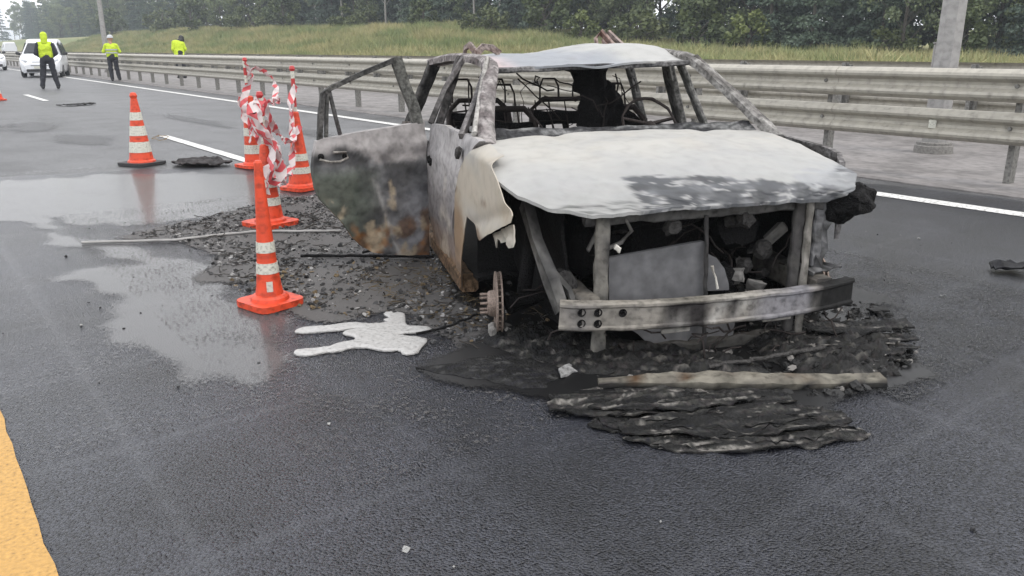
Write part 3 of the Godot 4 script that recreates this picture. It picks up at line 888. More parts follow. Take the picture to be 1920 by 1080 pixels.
func wreck():
	var car := thing("burnt_car", "burnt-out passenger car, ash white bonnet, no glass or wheels, one rear door open", "car", Vector3(2.713, 0, -2.139), deg_to_rad(-23.0))
	var b: MB
	# bonnet
	var tv := [0.0, 0.25, 0.6, 0.75, 0.88, 1.0]
	var tl := [Vector3(-0.78, 0.862, -0.89), Vector3(-0.86, 0.84, -0.56), Vector3(-0.885, 0.77, -0.23), Vector3(-0.84, 0.73, -0.08), Vector3(-0.73, 0.69, -0.007), Vector3(-0.56, 0.66, 0.03)]
	var tr := [Vector3(0.76, 0.875, -0.92), Vector3(0.777, 0.84, -0.586), Vector3(0.755, 0.80, -0.27), Vector3(0.72, 0.772, -0.05), Vector3(0.68, 0.72, 0.0), Vector3(0.59, 0.675, -0.015)]
	var tm := [Vector3(0, 0.882, -0.94), Vector3(0, 0.868, -0.62), Vector3(0, 0.812, -0.25), Vector3(0, 0.768, -0.11), Vector3(0, 0.718, 0.005), Vector3(0, 0.668, 0.045)]
	b = MB.new()
	b.cf = func(p: Vector3):
		var k := n1.get_noise_3dv(p * 1.1)
		var c := ASH.lerp(Color(0.35, 0.345, 0.33), ss(-0.2, 0.5, k))
		c = c.lerp(Color(0.40, 0.375, 0.33), ss(0.0, 0.6, n1.get_noise_3dv(p * 2.0 + Vector3(9, 0, 0))) * 0.5)
		c = c.lerp(Color(0.31, 0.315, 0.315), ss(-0.62, -0.12, p.z + 0.12 * k) * 0.75)
		var zb := lerpf(-0.15, -0.03, clampf((p.x + 0.37) / 0.8, 0, 1)) - ss(0.5, 0.75, p.x) * 0.16
		zb += 0.018 * n2.get_noise_2d(p.x * 1.6, 3.0) + 0.012 * n3.get_noise_2d(p.x * 1.2, p.z)
		var s := ss(zb - 0.008, zb + 0.010, p.z) * ss(-0.37, -0.345, p.x + 0.03 * n2.get_noise_2d(p.z * 4, 7))
		var dark := Color(0.07, 0.074, 0.08).lerp(Color(0.15, 0.155, 0.165), ss(-0.1, 0.35, n2.get_noise_3dv(p * 1.2)))
		dark = dark.lerp(Color(0.36, 0.36, 0.36), ss(0.22, 0.3, n3.get_noise_3dv(p * Vector3(0.5, 1.6, 1))) * 0.8)
		dark = dark.lerp(Color(0.035, 0.036, 0.04), ss(0.1, 0.4, n1.get_noise_3dv(p * 3.1 + Vector3(4, 4, 0))) * 0.7)
		c = c.lerp(dark, s)
		c = c.lerp(Color(0.30, 0.31, 0.32), ss(0.02, 0.12, n2.get_noise_3dv(p * 0.9) + (p.x - 0.66) * 1.2) * ss(-0.32, -0.1, p.z) * 0.7)
		return c
	b.grid(90, 80, func(u, v):
		var l := tab(tv, tl, v)
		var r := tab(tv, tr, v)
		var m := tab(tv, tm, v)
		var e := l.lerp(r, u)
		var w := 1.0 - pow(absf(2 * u - 1), 3.0)
		m.x = e.x
		m.y += 0.012 * (u - 0.5) + 0.012 * sin(u * PI) 
		var p := e.lerp(m, w)
		p.y += n1.get_noise_2d(p.x * 1.0, p.z * 1.0) * 0.010 + n2.get_noise_2d(p.x * 1.2, p.z * 1.2) * 0.003 * (1.0 + 2.0 * ss(0.7, 0.9, v))
		p.y -= 0.012 * exp(-pow((absf(p.x) - 0.42) / 0.05, 2)) * (1.0 - v)
		p.z += n2.get_noise_2d(p.x * 2, v * 3) * 0.012 * ss(0.6, 1.0, v)
		return p, Vector3(0, -0.014, 0))
	put("bonnet", b.mesh(), M.ash, car)
	# left fender, arch torn open
	b = MB.new()
	b.cf = func(p: Vector3):
		p = p * Vector3(1, 1, 0.3) + Vector3(0, 0, p.z * 0.0)
		var zz := p.z / 0.3
		var c := CREAM.lerp(Color(0.38, 0.365, 0.335), ss(-0.2, 0.4, n1.get_noise_3dv(p * 1.5)))
		c = c.lerp(Color(0.34, 0.29, 0.22), ss(0.15, 0.5, n2.get_noise_3dv(p * 0.6) + ss(-0.85, -1.02, zz) * 0.35))
		c = c.lerp(Color(0.24, 0.155, 0.09), ss(-0.88, -0.99, zz) * ss(0.62, 0.42, p.y + 0.08 * n2.get_noise_3dv(p)) * 0.85)
		c = c.lerp(Color(0.16, 0.11, 0.075), ss(0.0, 0.35, n2.get_noise_3dv(p) - 0.3 + ss(0.45, 0.1, p.y) * 0.5))
		return c
	var fend := V2([-0.76, .842, -0.66, .885, -0.385, .885, -0.371, .864, -0.331, .812, -0.214, .772, -0.085, .705, 0.026, .672, 0.026, .645, -0.11, .598, -0.258, .546, -0.40, .498, -0.543, .444, -0.60, .452, -0.649, .469, -0.774, .492, -0.845, .50, -0.92, .417, -0.965, .33, -0.985, .24, -0.995, .083, -1.175, .06, -1.225, .352, -1.16, .541, -1.085, .63, -1.01, .705, -0.87, .79])
	b.plate(fend, 0.03, func(q: Vector2):
		var x := -0.89 - 0.010 * ss(-0.6, -0.95, q.x) - 0.006 * sin(PI * clampf((q.y - 0.4) / 0.45, 0, 1))
		x += pow(clampf((q.y - 0.82) / 0.07, 0, 1), 1.7) * 0.075
		x += 0.010 * exp(-pow((q.y - 0.575 - (q.x + 0.4) * 0.28) / 0.025, 2)) * ss(-0.95, -0.7, q.x) - 0.012 * ss(0.55, 0.46, q.y - (q.x + 0.5) * 0.25) * ss(-0.75, -0.55, q.x)
		x -= 0.010 * exp(-pow((q.x + 0.99) / 0.02, 2)) * ss(0.5, 0.4, q.y)
		return Vector3(x, q.y - lerpf(0.45, 0.1, ss(-0.48, -0.68, q.x)) * maxf(q.y - 0.82, 0.0) + n2.get_noise_2d(q.x * 2, q.y * 2) * 0.003, q.x), Vector3(0.005, 0, -0.002))
	var fo := put("fender", b.mesh(), M.ash, car)
	fo.set_meta("label", "cream ash-coated fender torn open over the wheel arch")
	b.cf = func(p): return Color(0.62, 0.59, 0.52).lerp(Color(0.3, 0.27, 0.23), ss(0.1, 0.4, n2.get_noise_3dv(p)))
	b = MB.new()
	b.cf = func(p): return Color(0.46, 0.43, 0.37).lerp(Color(0.30, 0.3, 0.25), ss(0.1, 0.4, n2.get_noise_3dv(p)))
	b.plate(V2([-.42, .50, -.05, .62, -.03, .53, -.10, .51, -.16, .53, -.24, .50, -.31, .505, -.36, .45]), 0.04, func(q: Vector2): return Vector3(-0.87 + n2.get_noise_2d(q.x * 3, q.y * 3) * 0.02, q.y, q.x), Vector3(0.006, 0, 0))
	put("torn_flap", b.mesh(), M.ash, car)
	# left front door
	b = MB.new()
	b.cf = func(p: Vector3):
		p.z *= 0.35
		var c := Color(0.44, 0.425, 0.425).lerp(Color(0.33, 0.32, 0.325), ss(-0.2, 0.3, n2.get_noise_3dv(p * 0.6)))
		c = c.lerp(Color(0.17, 0.155, 0.155), ss(0.68, 0.42, p.y) * 0.8)
		c = c.lerp(Color(0.24, 0.14, 0.07), ss(0.35, 0.12, p.y + 0.1 * n2.get_noise_3dv(p)) * 0.85)
		c = c.lerp(Color(0.55, 0.50, 0.42), ss(0.2, 0.45, n2.get_noise_3dv(p * Vector3(1, 0.35, 1.2))) * 0.45)
		return c
	b.plate(V2([-0.70, .886, -0.775, .838, -0.89, .785, -1.03, .70, -1.105, .625, -1.18, .537, -1.245, .35, -1.195, .06, -1.94, .06, -1.955, .3, -1.965, .60, -1.965, .862, -1.5, .89]), 0.06, func(q: Vector2):
		var x := -0.885 - (0.02 + 0.03 * ss(-1.2, -1.7, q.x)) * sin(PI * clampf((q.y - 0.03) / 0.88, 0, 1)) + pow(clampf((q.y - 0.82) / 0.07, 0, 1), 1.7) * 0.03 * ss(-1.3, -0.8, q.x) + n2.get_noise_2d(q.x * 1.2, q.y * 1.2) * 0.01 - 0.010 * exp(-pow((q.y - 0.70) / 0.03, 2)) * ss(-1.0, -1.3, q.x)
		return Vector3(x, q.y, q.x), Vector3(0.03, 0, 0))
	var fd := put("front_door", b.mesh(), M.panel, car)
	b = MB.new()
	b.cf = frame_cf(Color(0.36, 0.34, 0.34), Color(0.10, 0.095, 0.095), 2.0)
	b.df = crumple(0.008, 2.0)
	b.sweep([Vector3(-0.905, 0.865, -1.95), Vector3(-0.80, 1.06, -2.03), Vector3(-0.665, 1.245, -2.09), Vector3(-0.64, 1.255, -2.0), Vector3(-0.62, 1.225, -1.70), Vector3(-0.63, 1.185, -1.60), Vector3(-0.76, 1.02, -1.30), Vector3(-0.885, 0.875, -1.04)], V2([-0.016, -0.014, 0.016, -0.014, 0.016, 0.014, -0.016, 0.014]), Vector3(1, 0.3, 0))
	put("window_frame", b.mesh(), M.burnt, fd)
	b = MB.new()
	b.df = crumple(0.012, 3.0)
	b.lathe(V2([0.0, 0.03, 0.03, 0.028, 0.045, 0.01, 0.04, -0.02, 0.0, -0.03]), 10, Vector3(-0.915, 0.80, -0.98), true, Basis(Vector3(0, 0, 1), 1.2).scaled(Vector3(0.6, 0.8, 0.8)))
	put("mirror_mount", b.mesh(), M.sootgrey, fd)
	b = MB.new()
	for k in [[-1.86, 0.655], [-1.80, 0.648]]: b.lathe(V2([0.0, 0.006, 0.022, 0.005, 0.026, -0.01]), 10, Vector3(-0.936, k[1], k[0]), true, Basis(Vector3(0, 0, 1), PI / 2))
	put("handle", b.mesh(), M.soot, fd)
	# open rear door: a frame of its own, x from the hinge to the free edge, -z outward
	var rd := Node3D.new()
	rd.name = "rear_door"
	rd.position = Vector3(-0.92, 0, -1.97); rd.rotation.y = PI + 0.281
	car.add_child(rd)
	rd.set_meta("label", "open rear door with empty window frame, scorched grey and rust")
	b = MB.new()
	b.cf = func(p: Vector3):
		var a := n2.get_noise_3dv(p * 0.7)
		var c := Color(0.075, 0.075, 0.078).lerp(Color(0.17, 0.17, 0.175), ss(-0.15, 0.2, a))
		c = c.lerp(Color(0.11, 0.125, 0.105), ss(0.3, 0.5, p.x + a * 0.1) * ss(0.66, 0.56, p.y))
		c = c.lerp(Color(0.38, 0.36, 0.355), ss(0.66, 0.715, p.y + 0.06 * a + 0.05 * sin(p.x * 8.0)))
		c = c.lerp(Color(0.27, 0.27, 0.285), ss(0.32, 0.12, p.x + 0.05 * a) * ss(0.62, 0.3, p.y))
		c = c.lerp(Color(0.15, 0.085, 0.05), ss(0.56, 0.36, p.y) * 0.8 * ss(0.05, 0.25, n2.get_noise_3dv(p * 0.8 + Vector3(8, 0, 0)) + ss(0.46, 0.16, p.y) * 0.35 - 0.2))
		c = c.lerp(Color(0.46, 0.38, 0.27), ss(0.28, 0.36, n2.get_noise_3dv(p * Vector3(1.0, 0.5, 1) + Vector3(0, 30, 0)) + ss(0.45, 0.15, p.y) * 0.2 + ss(0.60, 0.72, p.x) * ss(0.62, 0.5, p.y) * 0.3) * 0.7 * ss(0.64, 0.52, p.y))
		c = c.lerp(Color(0.34, 0.15, 0.05), ss(0.15, 0.4, n3.get_noise_3dv(p * 0.4) + ss(0.25, 0.1, p.y) * 0.25 - 0.1) * 0.6 * ss(0.35, 0.2, p.y))
		c = c.lerp(Color(0.42, 0.41, 0.40), exp(-pow((p.x - 0.37 + (0.55 - p.y) * 0.30) / 0.012, 2)) * ss(0.58, 0.52, p.y) * 0.7)
		return c
	var skin := V2([.012, .875, .35, .842, .67, .803, .70, .79, .722, .732, .736, .60, .73, .52, .705, .45, .65, .385, .585, .305, .52, .20, .46, .135, .40, .095, .30, .07, .15, .04, .015, .03, .02, .30, .028, .64])
	b.plate(skin, 0.03, func(q: Vector2):
		var z := -0.035 * sin(PI * clampf((q.y - 0.02) / 0.86, 0, 1)) + 0.02 * ss(0.6, 0.74, q.x)
		z += 0.022 * exp(-pow((q.x - 0.37 + (0.55 - q.y) * 0.30) / 0.035, 2)) * ss(0.62, 0.5, q.y) * ss(0.02, 0.15, q.y)
		z -= 0.012 * exp(-pow((q.y - 0.74) / 0.035, 2)) - 0.010 * exp(-pow((q.y - 0.655) / 0.03, 2))
		z += n2.get_noise_2d(q.x * 1.3, q.y * 1.3) * 0.016 + n1.get_noise_2d(q.x * 2.5, q.y * 2.5) * 0.015
		return Vector3(q.x, q.y, z), Vector3(0, 0, 0.05))
	put("door_skin", b.mesh(), M.panel, rd)
	b = MB.new()
	b.cf = frame_cf(Color(0.075, 0.075, 0.075), Color(0.17, 0.165, 0.155), 2.0)
	b.df = crumple(0.006, 2.0)
	var fp := V2([-0.014, -0.014, 0.014, -0.014, 0.014, 0.014, -0.014, 0.014])
	b.sweep([Vector3(0.675, 0.795, 0.03), Vector3(0.655, 0.94, 0.04), Vector3(0.63, 1.055, 0.05), Vector3(0.58, 1.088, 0.055), Vector3(0.38, 1.165, 0.07), Vector3(0.15, 1.245, 0.09)], fp, Vector3(0, 0, 1))
	b.sweep([Vector3(0.632, 0.80, 0.045), Vector3(0.618, 0.95, 0.05), Vector3(0.60, 1.07, 0.055)], V2([-0.009, -0.012, 0.009, -0.012, 0.009, 0.012, -0.009, 0.012]), Vector3(0, 0, 1))
	put("window_frame", b.mesh(), M.burnt, rd)
	b = MB.new()
	b.cf = frame_cf(Color(0.075, 0.07, 0.07), Color(0.14, 0.14, 0.14), 2.0)
	b.sweep([Vector3(0.592, 1.075, 0.055), Vector3(0.57, 0.95, 0.05), Vector3(0.548, 0.82, 0.035)], V2([-0.009, -0.012, 0.009, -0.012, 0.009, 0.012, -0.009, 0.012]), Vector3(0, 0, 1))
	put("divider_bar", b.mesh(), M.burnt, rd)
	b = MB.new()
	b.cf = frame_cf(Color(0.20, 0.20, 0.185), Color(0.09, 0.09, 0.085), 2.0)
	b.df = crumple(0.008, 1.5)
	b.sweep([Vector3(0.155, 1.255, 0.09), Vector3(0.115, 1.10, 0.07), Vector3(0.07, 0.96, 0.04), Vector3(0.06, 0.86, 0.02)], V2([-0.034, -0.016, 0.034, -0.016, 0.034, 0.016, -0.034, 0.016]), Vector3(0, 0, 1))
	put("pillar_bar", b.mesh(), M.burnt, rd)
	b = MB.new()
	for k in [[0.685, 0.703], [0.545, 0.702]]: b.lathe(V2([0.0, 0.004, 0.014, 0.003, 0.02, -0.012]), 10, Vector3(k[0], k[1], -0.022), true, Basis(Vector3(1, 0, 0), -PI / 2))
	put("handle_hole", b.mesh(), M.soot, rd)
	b = MB.new()
	b.cf = frame_cf(Color(0.30, 0.28, 0.26), Color(0.42, 0.40, 0.37))
	b.tube([Vector3(0.70, 0.69, -0.028), Vector3(0.64, 0.672, -0.036), Vector3(0.58, 0.672, -0.036), Vector3(0.53, 0.69, -0.032), Vector3(0.54, 0.722, -0.03), Vector3(0.62, 0.728, -0.034)], 0.008, 6)
	put("handle_rim", b.mesh(), M.burnt, rd)
	# roof
	b = MB.new()
	b.cf = func(p: Vector3):
		var c := Color(0.25, 0.265, 0.29).lerp(Color(0.38, 0.38, 0.365), ss(-0.1, 0.3, p.x + 0.25 * n1.get_noise_3dv(p)))
		c = c.lerp(Color(0.46, 0.37, 0.37), ss(-0.40, -0.55, p.x))
		return c.lerp(Color(0.2, 0.2, 0.2), ss(0.2, 0.5, n2.get_noise_3dv(p * 0.8)) * 0.7)
	b.grid(40, 40, func(u, v):
		var z = lerpf(-1.53, -3.45, v) + 0.06 * sin(u * PI) * (1.0 - v)
		var hw := lerpf(0.595, 0.625, v)
		var x := lerpf(-hw, hw, u)
		var y := lerpf(1.205, 1.245, u)
		var top := 1.272 + 0.075 * ss(0.4, 0.92, u) - 0.04 * pow(1.0 - u, 8.0) - 0.03 * pow(u, 14.0)
		y = lerpf(y, top, ss(0.0, 0.22, v)) - 0.05 * ss(0.7, 1.0, v)
		y += n1.get_noise_2d(x * 1.0, z * 0.8) * 0.014 - 0.012 * exp(-pow((u - 0.5) / 0.1, 2)) * ss(0.3, 0.0, v)
		return Vector3(x, y, z), Vector3(0, -0.012, 0))
	put("roof", b.mesh(), M.ash, car)
	b = MB.new()
	b.cf = frame_cf(Color(0.10, 0.10, 0.105), Color(0.34, 0.33, 0.33), 1.5)
	b.df = crumple(0.01, 1.5)
	b.beam(Vector3(-0.59, 1.185, -1.53), Vector3(0.60, 1.225, -1.53), 0.07, 0.03, 0.006, 14)
	put("roof_header", b.mesh(), M.burnt, car)
	var bow := func(ps: Array) -> Array:
		var r := []
		for i in ps.size() - 1:
			for k in 6: r.append(ps[i].cubic_interpolate(ps[i + 1], ps[maxi(i - 1, 0)], ps[mini(i + 2, ps.size() - 1)], k / 6.0))
		r.append(ps[-1])
		return r
	for q in [[-1.0, Color(0.44, 0.41, 0.40), Color(0.20, 0.175, 0.175), 0.044, 0.0], [1.0, Color(0.46, 0.445, 0.425), Color(0.20, 0.19, 0.18), 0.036, 0.035]]:
		var sd: float = q[0]
		var h: float = q[4]
		b = MB.new()
		b.cf = frame_cf(q[1], q[2], 2.5)
		b.df = crumple(0.006, 2.0)
		var w: float = q[3]
		var ps: Array = bow.call([Vector3(sd * 0.80, 0.845, -0.82), Vector3(sd * 0.765, 0.95, -1.0), Vector3(sd * 0.70, 1.09, -1.24), Vector3(sd * 0.625, 1.20 + h, -1.50), Vector3(sd * 0.605, 1.235 + h, -1.75), Vector3(sd * 0.625, 1.25 + h, -2.1), Vector3(sd * 0.645, 1.245 + h, -2.6), Vector3(sd * 0.645, 1.205 + h, -3.45)])
		b.sweep(ps, V2([-w, -0.024, w * 0.7, -0.028, w, -0.010, w, 0.012, w * 0.5, 0.026, -w * 0.6, 0.028, -w, 0.014]))
		put("windscreen_pillar", b.mesh(), M.burnt, car)
	# pillars: [a, b, width, depth, light, dark]
	for p in [[Vector3(-0.85, 0.14, -1.99), Vector3(-0.84, 0.84, -2.02), 0.14, 0.06, Color(0.12, 0.11, 0.11), Color(0.05, 0.045, 0.045)], [Vector3(-0.84, 0.84, -2.02), Vector3(-0.67, 1.245, -2.17), 0.10, 0.05, Color(0.14, 0.13, 0.13), Color(0.05, 0.05, 0.05)],
			[Vector3(0.82, 0.76, -2.0), Vector3(0.635, 1.25, -1.93), 0.13, 0.05, Color(0.26, 0.255, 0.245), Color(0.14, 0.138, 0.13)], [Vector3(0.84, 0.80, -1.70), Vector3(0.64, 1.23, -1.74), 0.075, 0.035, Color(0.40, 0.39, 0.375), Color(0.22, 0.22, 0.21)],
			[Vector3(0.85, 0.76, -2.72), Vector3(0.65, 1.24, -2.62), 0.09, 0.05, Color(0.26, 0.255, 0.25), Color(0.13, 0.13, 0.125)], [Vector3(0.82, 0.70, -3.65), Vector3(0.64, 1.24, -3.35), 0.12, 0.05, Color(0.16, 0.155, 0.15), Color(0.07, 0.07, 0.07)],
			[Vector3(-0.82, 0.70, -3.65), Vector3(-0.64, 1.21, -3.35), 0.12, 0.05, Color(0.16, 0.155, 0.15), Color(0.07, 0.07, 0.07)]]:
		b = MB.new()
		b.cf = frame_cf(p[4], p[5], 3.0)
		b.df = crumple(0.007, 2.0)
		b.beam(p[0], p[1], p[2] * 0.9, p[3], 0.01, 12, Vector3(1, 0, 0) if absf(p[0].z - p[1].z) < 0.2 else Vector3.UP)
		put("pillar", b.mesh(), M.burnt, car)
	# inner lip of the right windscreen pillar, twisted trim strip
	b = MB.new()
	b.cf = frame_cf(Color(0.62, 0.6, 0.57), Color(0.15, 0.14, 0.13), 5.0)
	b.df = crumple(0.012, 5.0)
	b.tube([Vector3(0.775, 0.90, -0.90), Vector3(0.70, 1.08, -1.22), Vector3(0.625, 1.265, -1.50)], 0.014, 6)
	b.tube([Vector3(-0.845, 0.90, -0.90), Vector3(-0.74, 1.08, -1.22), Vector3(-0.635, 1.25, -1.52)], 0.016, 6)
	put("pillar_trim", b.mesh(), M.burnt, car)
	# cowl under the windscreen
	b = MB.new()
	b.cf = func(p: Vector3): return Color(0.055, 0.057, 0.06).lerp(Color(0.26, 0.26, 0.26), ss(0.05, 0.35, n2.get_noise_3dv(p * Vector3(0.6, 5, 3))))
	b.df = crumple(0.012, 1.5)
	b.grid(40, 6, func(u, v): return Vector3(lerpf(-0.74, 0.74, u), lerpf(0.865, 0.918, v) + 0.012 * (u - 0.5) - 0.012 * sin(u * PI), lerpf(-0.935, -1.03, v) - 0.05 * sin(u * PI)), Vector3(0, -0.02, -0.01))
	put("windscreen_cowl", b.mesh(), M.burnt, car)
	# dashboard carrier and steering column
	b = MB.new()
	b.df = crumple(0.015, 2.0)
	b.tube([Vector3(-0.72, 0.78, -1.22), Vector3(0, 0.80, -1.25), Vector3(0.76, 0.80, -1.22)], 0.035, 8)
	for x in [-0.5, -0.15, 0.1, 0.3]: b.beam(Vector3(x, 0.80, -1.22), Vector3(x + 0.03, 0.35, -1.12), 0.05, 0.03)
	put("dashboard_carrier", b.mesh(), M.soot, car)
	b = MB.new()
	b.df = crumple(0.01, 3.0)
	var sc := Vector3(0.36, 0.87, -1.52)
	var ring := []
	for i in 21:
		var a := TAU * i / 20
		ring.append(sc + Vector3(cos(a) * 0.17, sin(a) * 0.145, -sin(a) * 0.09))
	b.tube(ring, 0.009, 6)
	b.tube([sc + Vector3(0, -0.06, 0.2), sc], 0.028, 8)
	for a in [0.2, 2.9, 4.7]: b.tube([sc, sc + Vector3(cos(a) * 0.17, sin(a) * 0.145, -sin(a) * 0.09)], 0.01, 5)
	put("steering_wheel", b.mesh(), M.wire, car)
	# seats: bare frames and springs
	for s in [[-0.40, -1.95, 0.44, 1], [0.36, -1.95, 0.44, 1], [-0.38, -2.85, 0.5, 2], [0.30, -2.85, 0.6, 2]]:
		var seat := Node3D.new()
		seat.name = "seat_frame"
		seat.position = Vector3(s[0], 0, s[1])
		car.add_child(seat, true)
		var w: float = s[2] / 2
		b = MB.new()
		b.df = crumple(0.012, 3.0)
		b.tube([Vector3(-w, 0.28, 0.05), Vector3(-w, 0.55, 0.0), Vector3(-w * 0.9, 0.86, -0.12), Vector3(-w * 0.6, 0.935, -0.14), Vector3(w * 0.6, 0.935, -0.14), Vector3(w * 0.9, 0.86, -0.12), Vector3(w, 0.55, 0.0), Vector3(w, 0.28, 0.05)], 0.02, 7)
		b.tube([Vector3(-w, 0.30, 0.05), Vector3(-w, 0.28, 0.5)], 0.025, 6)
		b.tube([Vector3(w, 0.30, 0.05), Vector3(w, 0.28, 0.5)], 0.025, 6)
		put("frame", b.mesh(), M.wire, seat)
		b = MB.new()
		b.df = crumple(0.02, 4.0)
		for k in 7:
			var y := 0.40 + k * 0.075
			b.tube([Vector3(-w, y, -0.02 - k * 0.015), Vector3(-w * 0.3, y + 0.01, -0.05 - k * 0.012), Vector3(w * 0.3, y - 0.01, -0.05 - k * 0.012), Vector3(w, y, -0.02 - k * 0.015)], 0.005, 4)
		for k in 5:
			var x := lerpf(-w, w, (k + 0.5) / 5)
			b.tube([Vector3(x, 0.35, 0), Vector3(x + 0.02, 0.65, -0.06), Vector3(x, 0.92, -0.14)], 0.006, 4)
		put("springs", b.mesh(), M.wire, seat)
		b = MB.new()
		b.df = crumple(0.012, 3.0)
		b.beam(Vector3(-w * 0.95, 0.80, -0.11), Vector3(w * 0.95, 0.80, -0.11), 0.012, 0.10, 0.003, 8)
		b.beam(Vector3(-w * 0.95, 0.52, 0.0), Vector3(w * 0.95, 0.52, 0.0), 0.012, 0.14, 0.003, 8)
		for k in 3: b.beam(Vector3(lerpf(-w, w, (k + 0.6) / 3.2), 0.75, -0.1), Vector3(lerpf(-w, w, (k + 0.5) / 3), 0.52, 0.0), 0.05, 0.01, 0.002, 4)
		put("back_plate", b.mesh(), M.soot, seat)
		b = MB.new()
		b.df = crumple(0.012, 3.0)
		for q in s[3]:
			var x := 0.0 if s[3] == 1 else lerpf(-0.12, 0.14, q)
			b.tube([Vector3(x - 0.075, 0.92, -0.14), Vector3(x - 0.07, 1.03, -0.16), Vector3(x - 0.05, 1.085, -0.17), Vector3(x + 0.05, 1.085, -0.17), Vector3(x + 0.07, 1.03, -0.16), Vector3(x + 0.075, 0.92, -0.14)], 0.008, 6)
		put("headrest_loop", b.mesh(), M.wire, seat)
	# scorched headlining sheet hanging between the seats, and wire tails
	b = MB.new()
	b.plate(ragged(V2([-0.07, 1.24, 0.27, 1.25, 0.24, 1.16, 0.20, 1.06, 0.185, 0.95, 0.20, 0.80, 0.17, 0.62, 0.06, 0.60, 0.03, 0.75, 0.045, 0.90, 0.02, 1.02, 0.0, 1.12, -0.05, 1.18]), 0.03, 0.05), 0.05, func(q: Vector2): return Vector3(q.x, q.y, -1.9 + 0.08 * sin(q.x * 14.0) + n2.get_noise_2d(q.x * 2, q.y * 2) * 0.06), Vector3(0, 0, -0.004))
	put("hanging_lining", b.mesh(), M.soot, car)
	b = MB.new()
	b.plate(ragged(V2([0.29, 1.10, 0.36, 1.04, 0.40, 0.95, 0.50, 0.88, 0.52, 0.70, 0.50, 0.55, 0.16, 0.55, 0.17, 0.80, 0.20, 1.02, 0.24, 1.10]), 0.03, 0.05), 0.05, func(q: Vector2): return Vector3(q.x, q.y, -2.02 + 0.04 * sin(q.x * 11.0) + n2.get_noise_2d(q.x * 2, q.y * 2) * 0.06), Vector3(0, 0, -0.004))
	put("charred_seat_cover", b.mesh(), M.soot, car)
	var wires := func(n: int, lo: Vector3, hi: Vector3, len_: float, r: float, droop: float):
		var m: MB
		for i in n:
			m = MB.new()
			var p := Vector3(rng.randf_range(lo.x, hi.x), rng.randf_range(lo.y, hi.y), rng.randf_range(lo.z, hi.z))
			var d := Vector3(rng.randfn(), rng.randfn() * 0.5 - droop, rng.randfn()).normalized()
			var path := []
			for k in 6:
				path.append(p)
				p += d * len_ / 5.0
				d = (d + Vector3(rng.randfn(), rng.randfn() - droop, rng.randfn()) * 0.45).normalized()
				p.y = clampf(p.y, 0.012, hi.y + 0.03); p.z = minf(p.z, hi.z + 0.03)
			m.tube(path, r * rng.randf_range(0.6, 1.3), 4)
			put("wire", m.mesh(), M.wire, car)
	wires.call(26, Vector3(-0.6, 0.85, -3.2), Vector3(0.65, 1.16, -1.6), 0.4, 0.005, 0.5)
	wires.call(40, Vector3(-0.6, 0.25, -0.5), Vector3(0.55, 0.60, -0.16), 0.3, 0.004, 0.4)
	wires.call(34, Vector3(-0.55, 0.03, -0.15), Vector3(0.75, 0.16, 0.12), 0.22, 0.004, 0.3)
	# right flank and rear
	b = MB.new()
	b.cf = frame_cf(Color(0.30, 0.29, 0.29), Color(0.10, 0.09, 0.085))
	b.plate(V2([-0.92, .86, -0.5, .84, -0.2, .80, -0.18, .60, -0.24, .42, -.40, .52, -.60, .55, -.80, .50, -.92, .36, -.98, .12, -2.9, .12, -2.98, .36, -3.1, .50, -3.3, .52, -3.5, .42, -3.6, .30, -3.75, .32, -3.75, .66, -3.65, .74, -2.7, .78, -1.9, .80, -1.2, .845]), 0.12, func(q: Vector2): return Vector3(0.86 + 0.04 * sin(PI * clampf(q.y / 0.88, 0, 1)) - ss(-0.4, -0.15, q.x) * 0.12 + n2.get_noise_2d(q.x, q.y) * 0.012, q.y, q.x), Vector3(-0.03, 0, 0))
	put("right_side_panel", b.mesh(), M.burnt, car)
	b = MB.new()
	b.cf = frame_cf(Color(0.28, 0.26, 0.25), Color(0.12, 0.10, 0.08))
	b.plate(V2([-2.85, .80, -2.9, .36, -3.0, .30, -3.05, .42, -3.2, .50, -3.4, .48, -3.55, .36, -3.6, .30, -3.75, .32, -3.75, .66, -3.65, .74]), 0.1, func(q: Vector2): return Vector3(-0.86 - 0.04 * sin(PI * clampf(q.y / 0.88, 0, 1)) + n2.get_noise_2d(q.x, q.y) * 0.012, q.y, q.x), Vector3(0.03, 0, 0))
	put("rear_quarter_panel", b.mesh(), M.burnt, car)
	b = MB.new()
	b.cf = frame_cf(Color(0.16, 0.15, 0.15), Color(0.06, 0.055, 0.05))
	b.df = crumple(0.02, 1.0)
	b.grid(16, 6, func(u, v): return Vector3(lerpf(-0.84, 0.84, u), lerpf(0.25, 0.56, v), -3.78 + 0.04 * sin(u * PI)), Vector3(0, 0, 0.03))
	put("tail_panel", b.mesh(), M.burnt, car)
	b = MB.new()
	b.df = crumple(0.015, 2.0)
	b.grid(10, 24, func(u, v): return Vector3(lerpf(-0.84, 0.84, u), 0.16 + 0.03 * sin(u * 19.0), lerpf(-0.9, -3.75, v)), Vector3(0, -0.02, 0))
	put("floor_pan", b.mesh(), M.soot, car)
	b = MB.new()
	b.cf = frame_cf(Color(0.20, 0.13, 0.08), Color(0.06, 0.05, 0.045))
	for s in [-1, 1]:
		b = MB.new()
		b.cf = frame_cf(Color(0.20, 0.13, 0.08), Color(0.06, 0.05, 0.045))
		b.beam(Vector3(s * 0.86, 0.10, -1.02), Vector3(s * 0.86, 0.10, -2.95), 0.10, 0.10, 0.015, 10)
		put("sill", b.mesh(), M.burnt, car)
	b = MB.new()
	b.df = crumple(0.02, 2.0)
	b.grid(14, 8, func(u, v): return Vector3(lerpf(-0.82, 0.82, u), lerpf(0.12, 0.86, v), -0.97 - 0.1 * v), Vector3(0, 0, -0.02))
	put("firewall", b.mesh(), M.soot, car)
	b = MB.new()
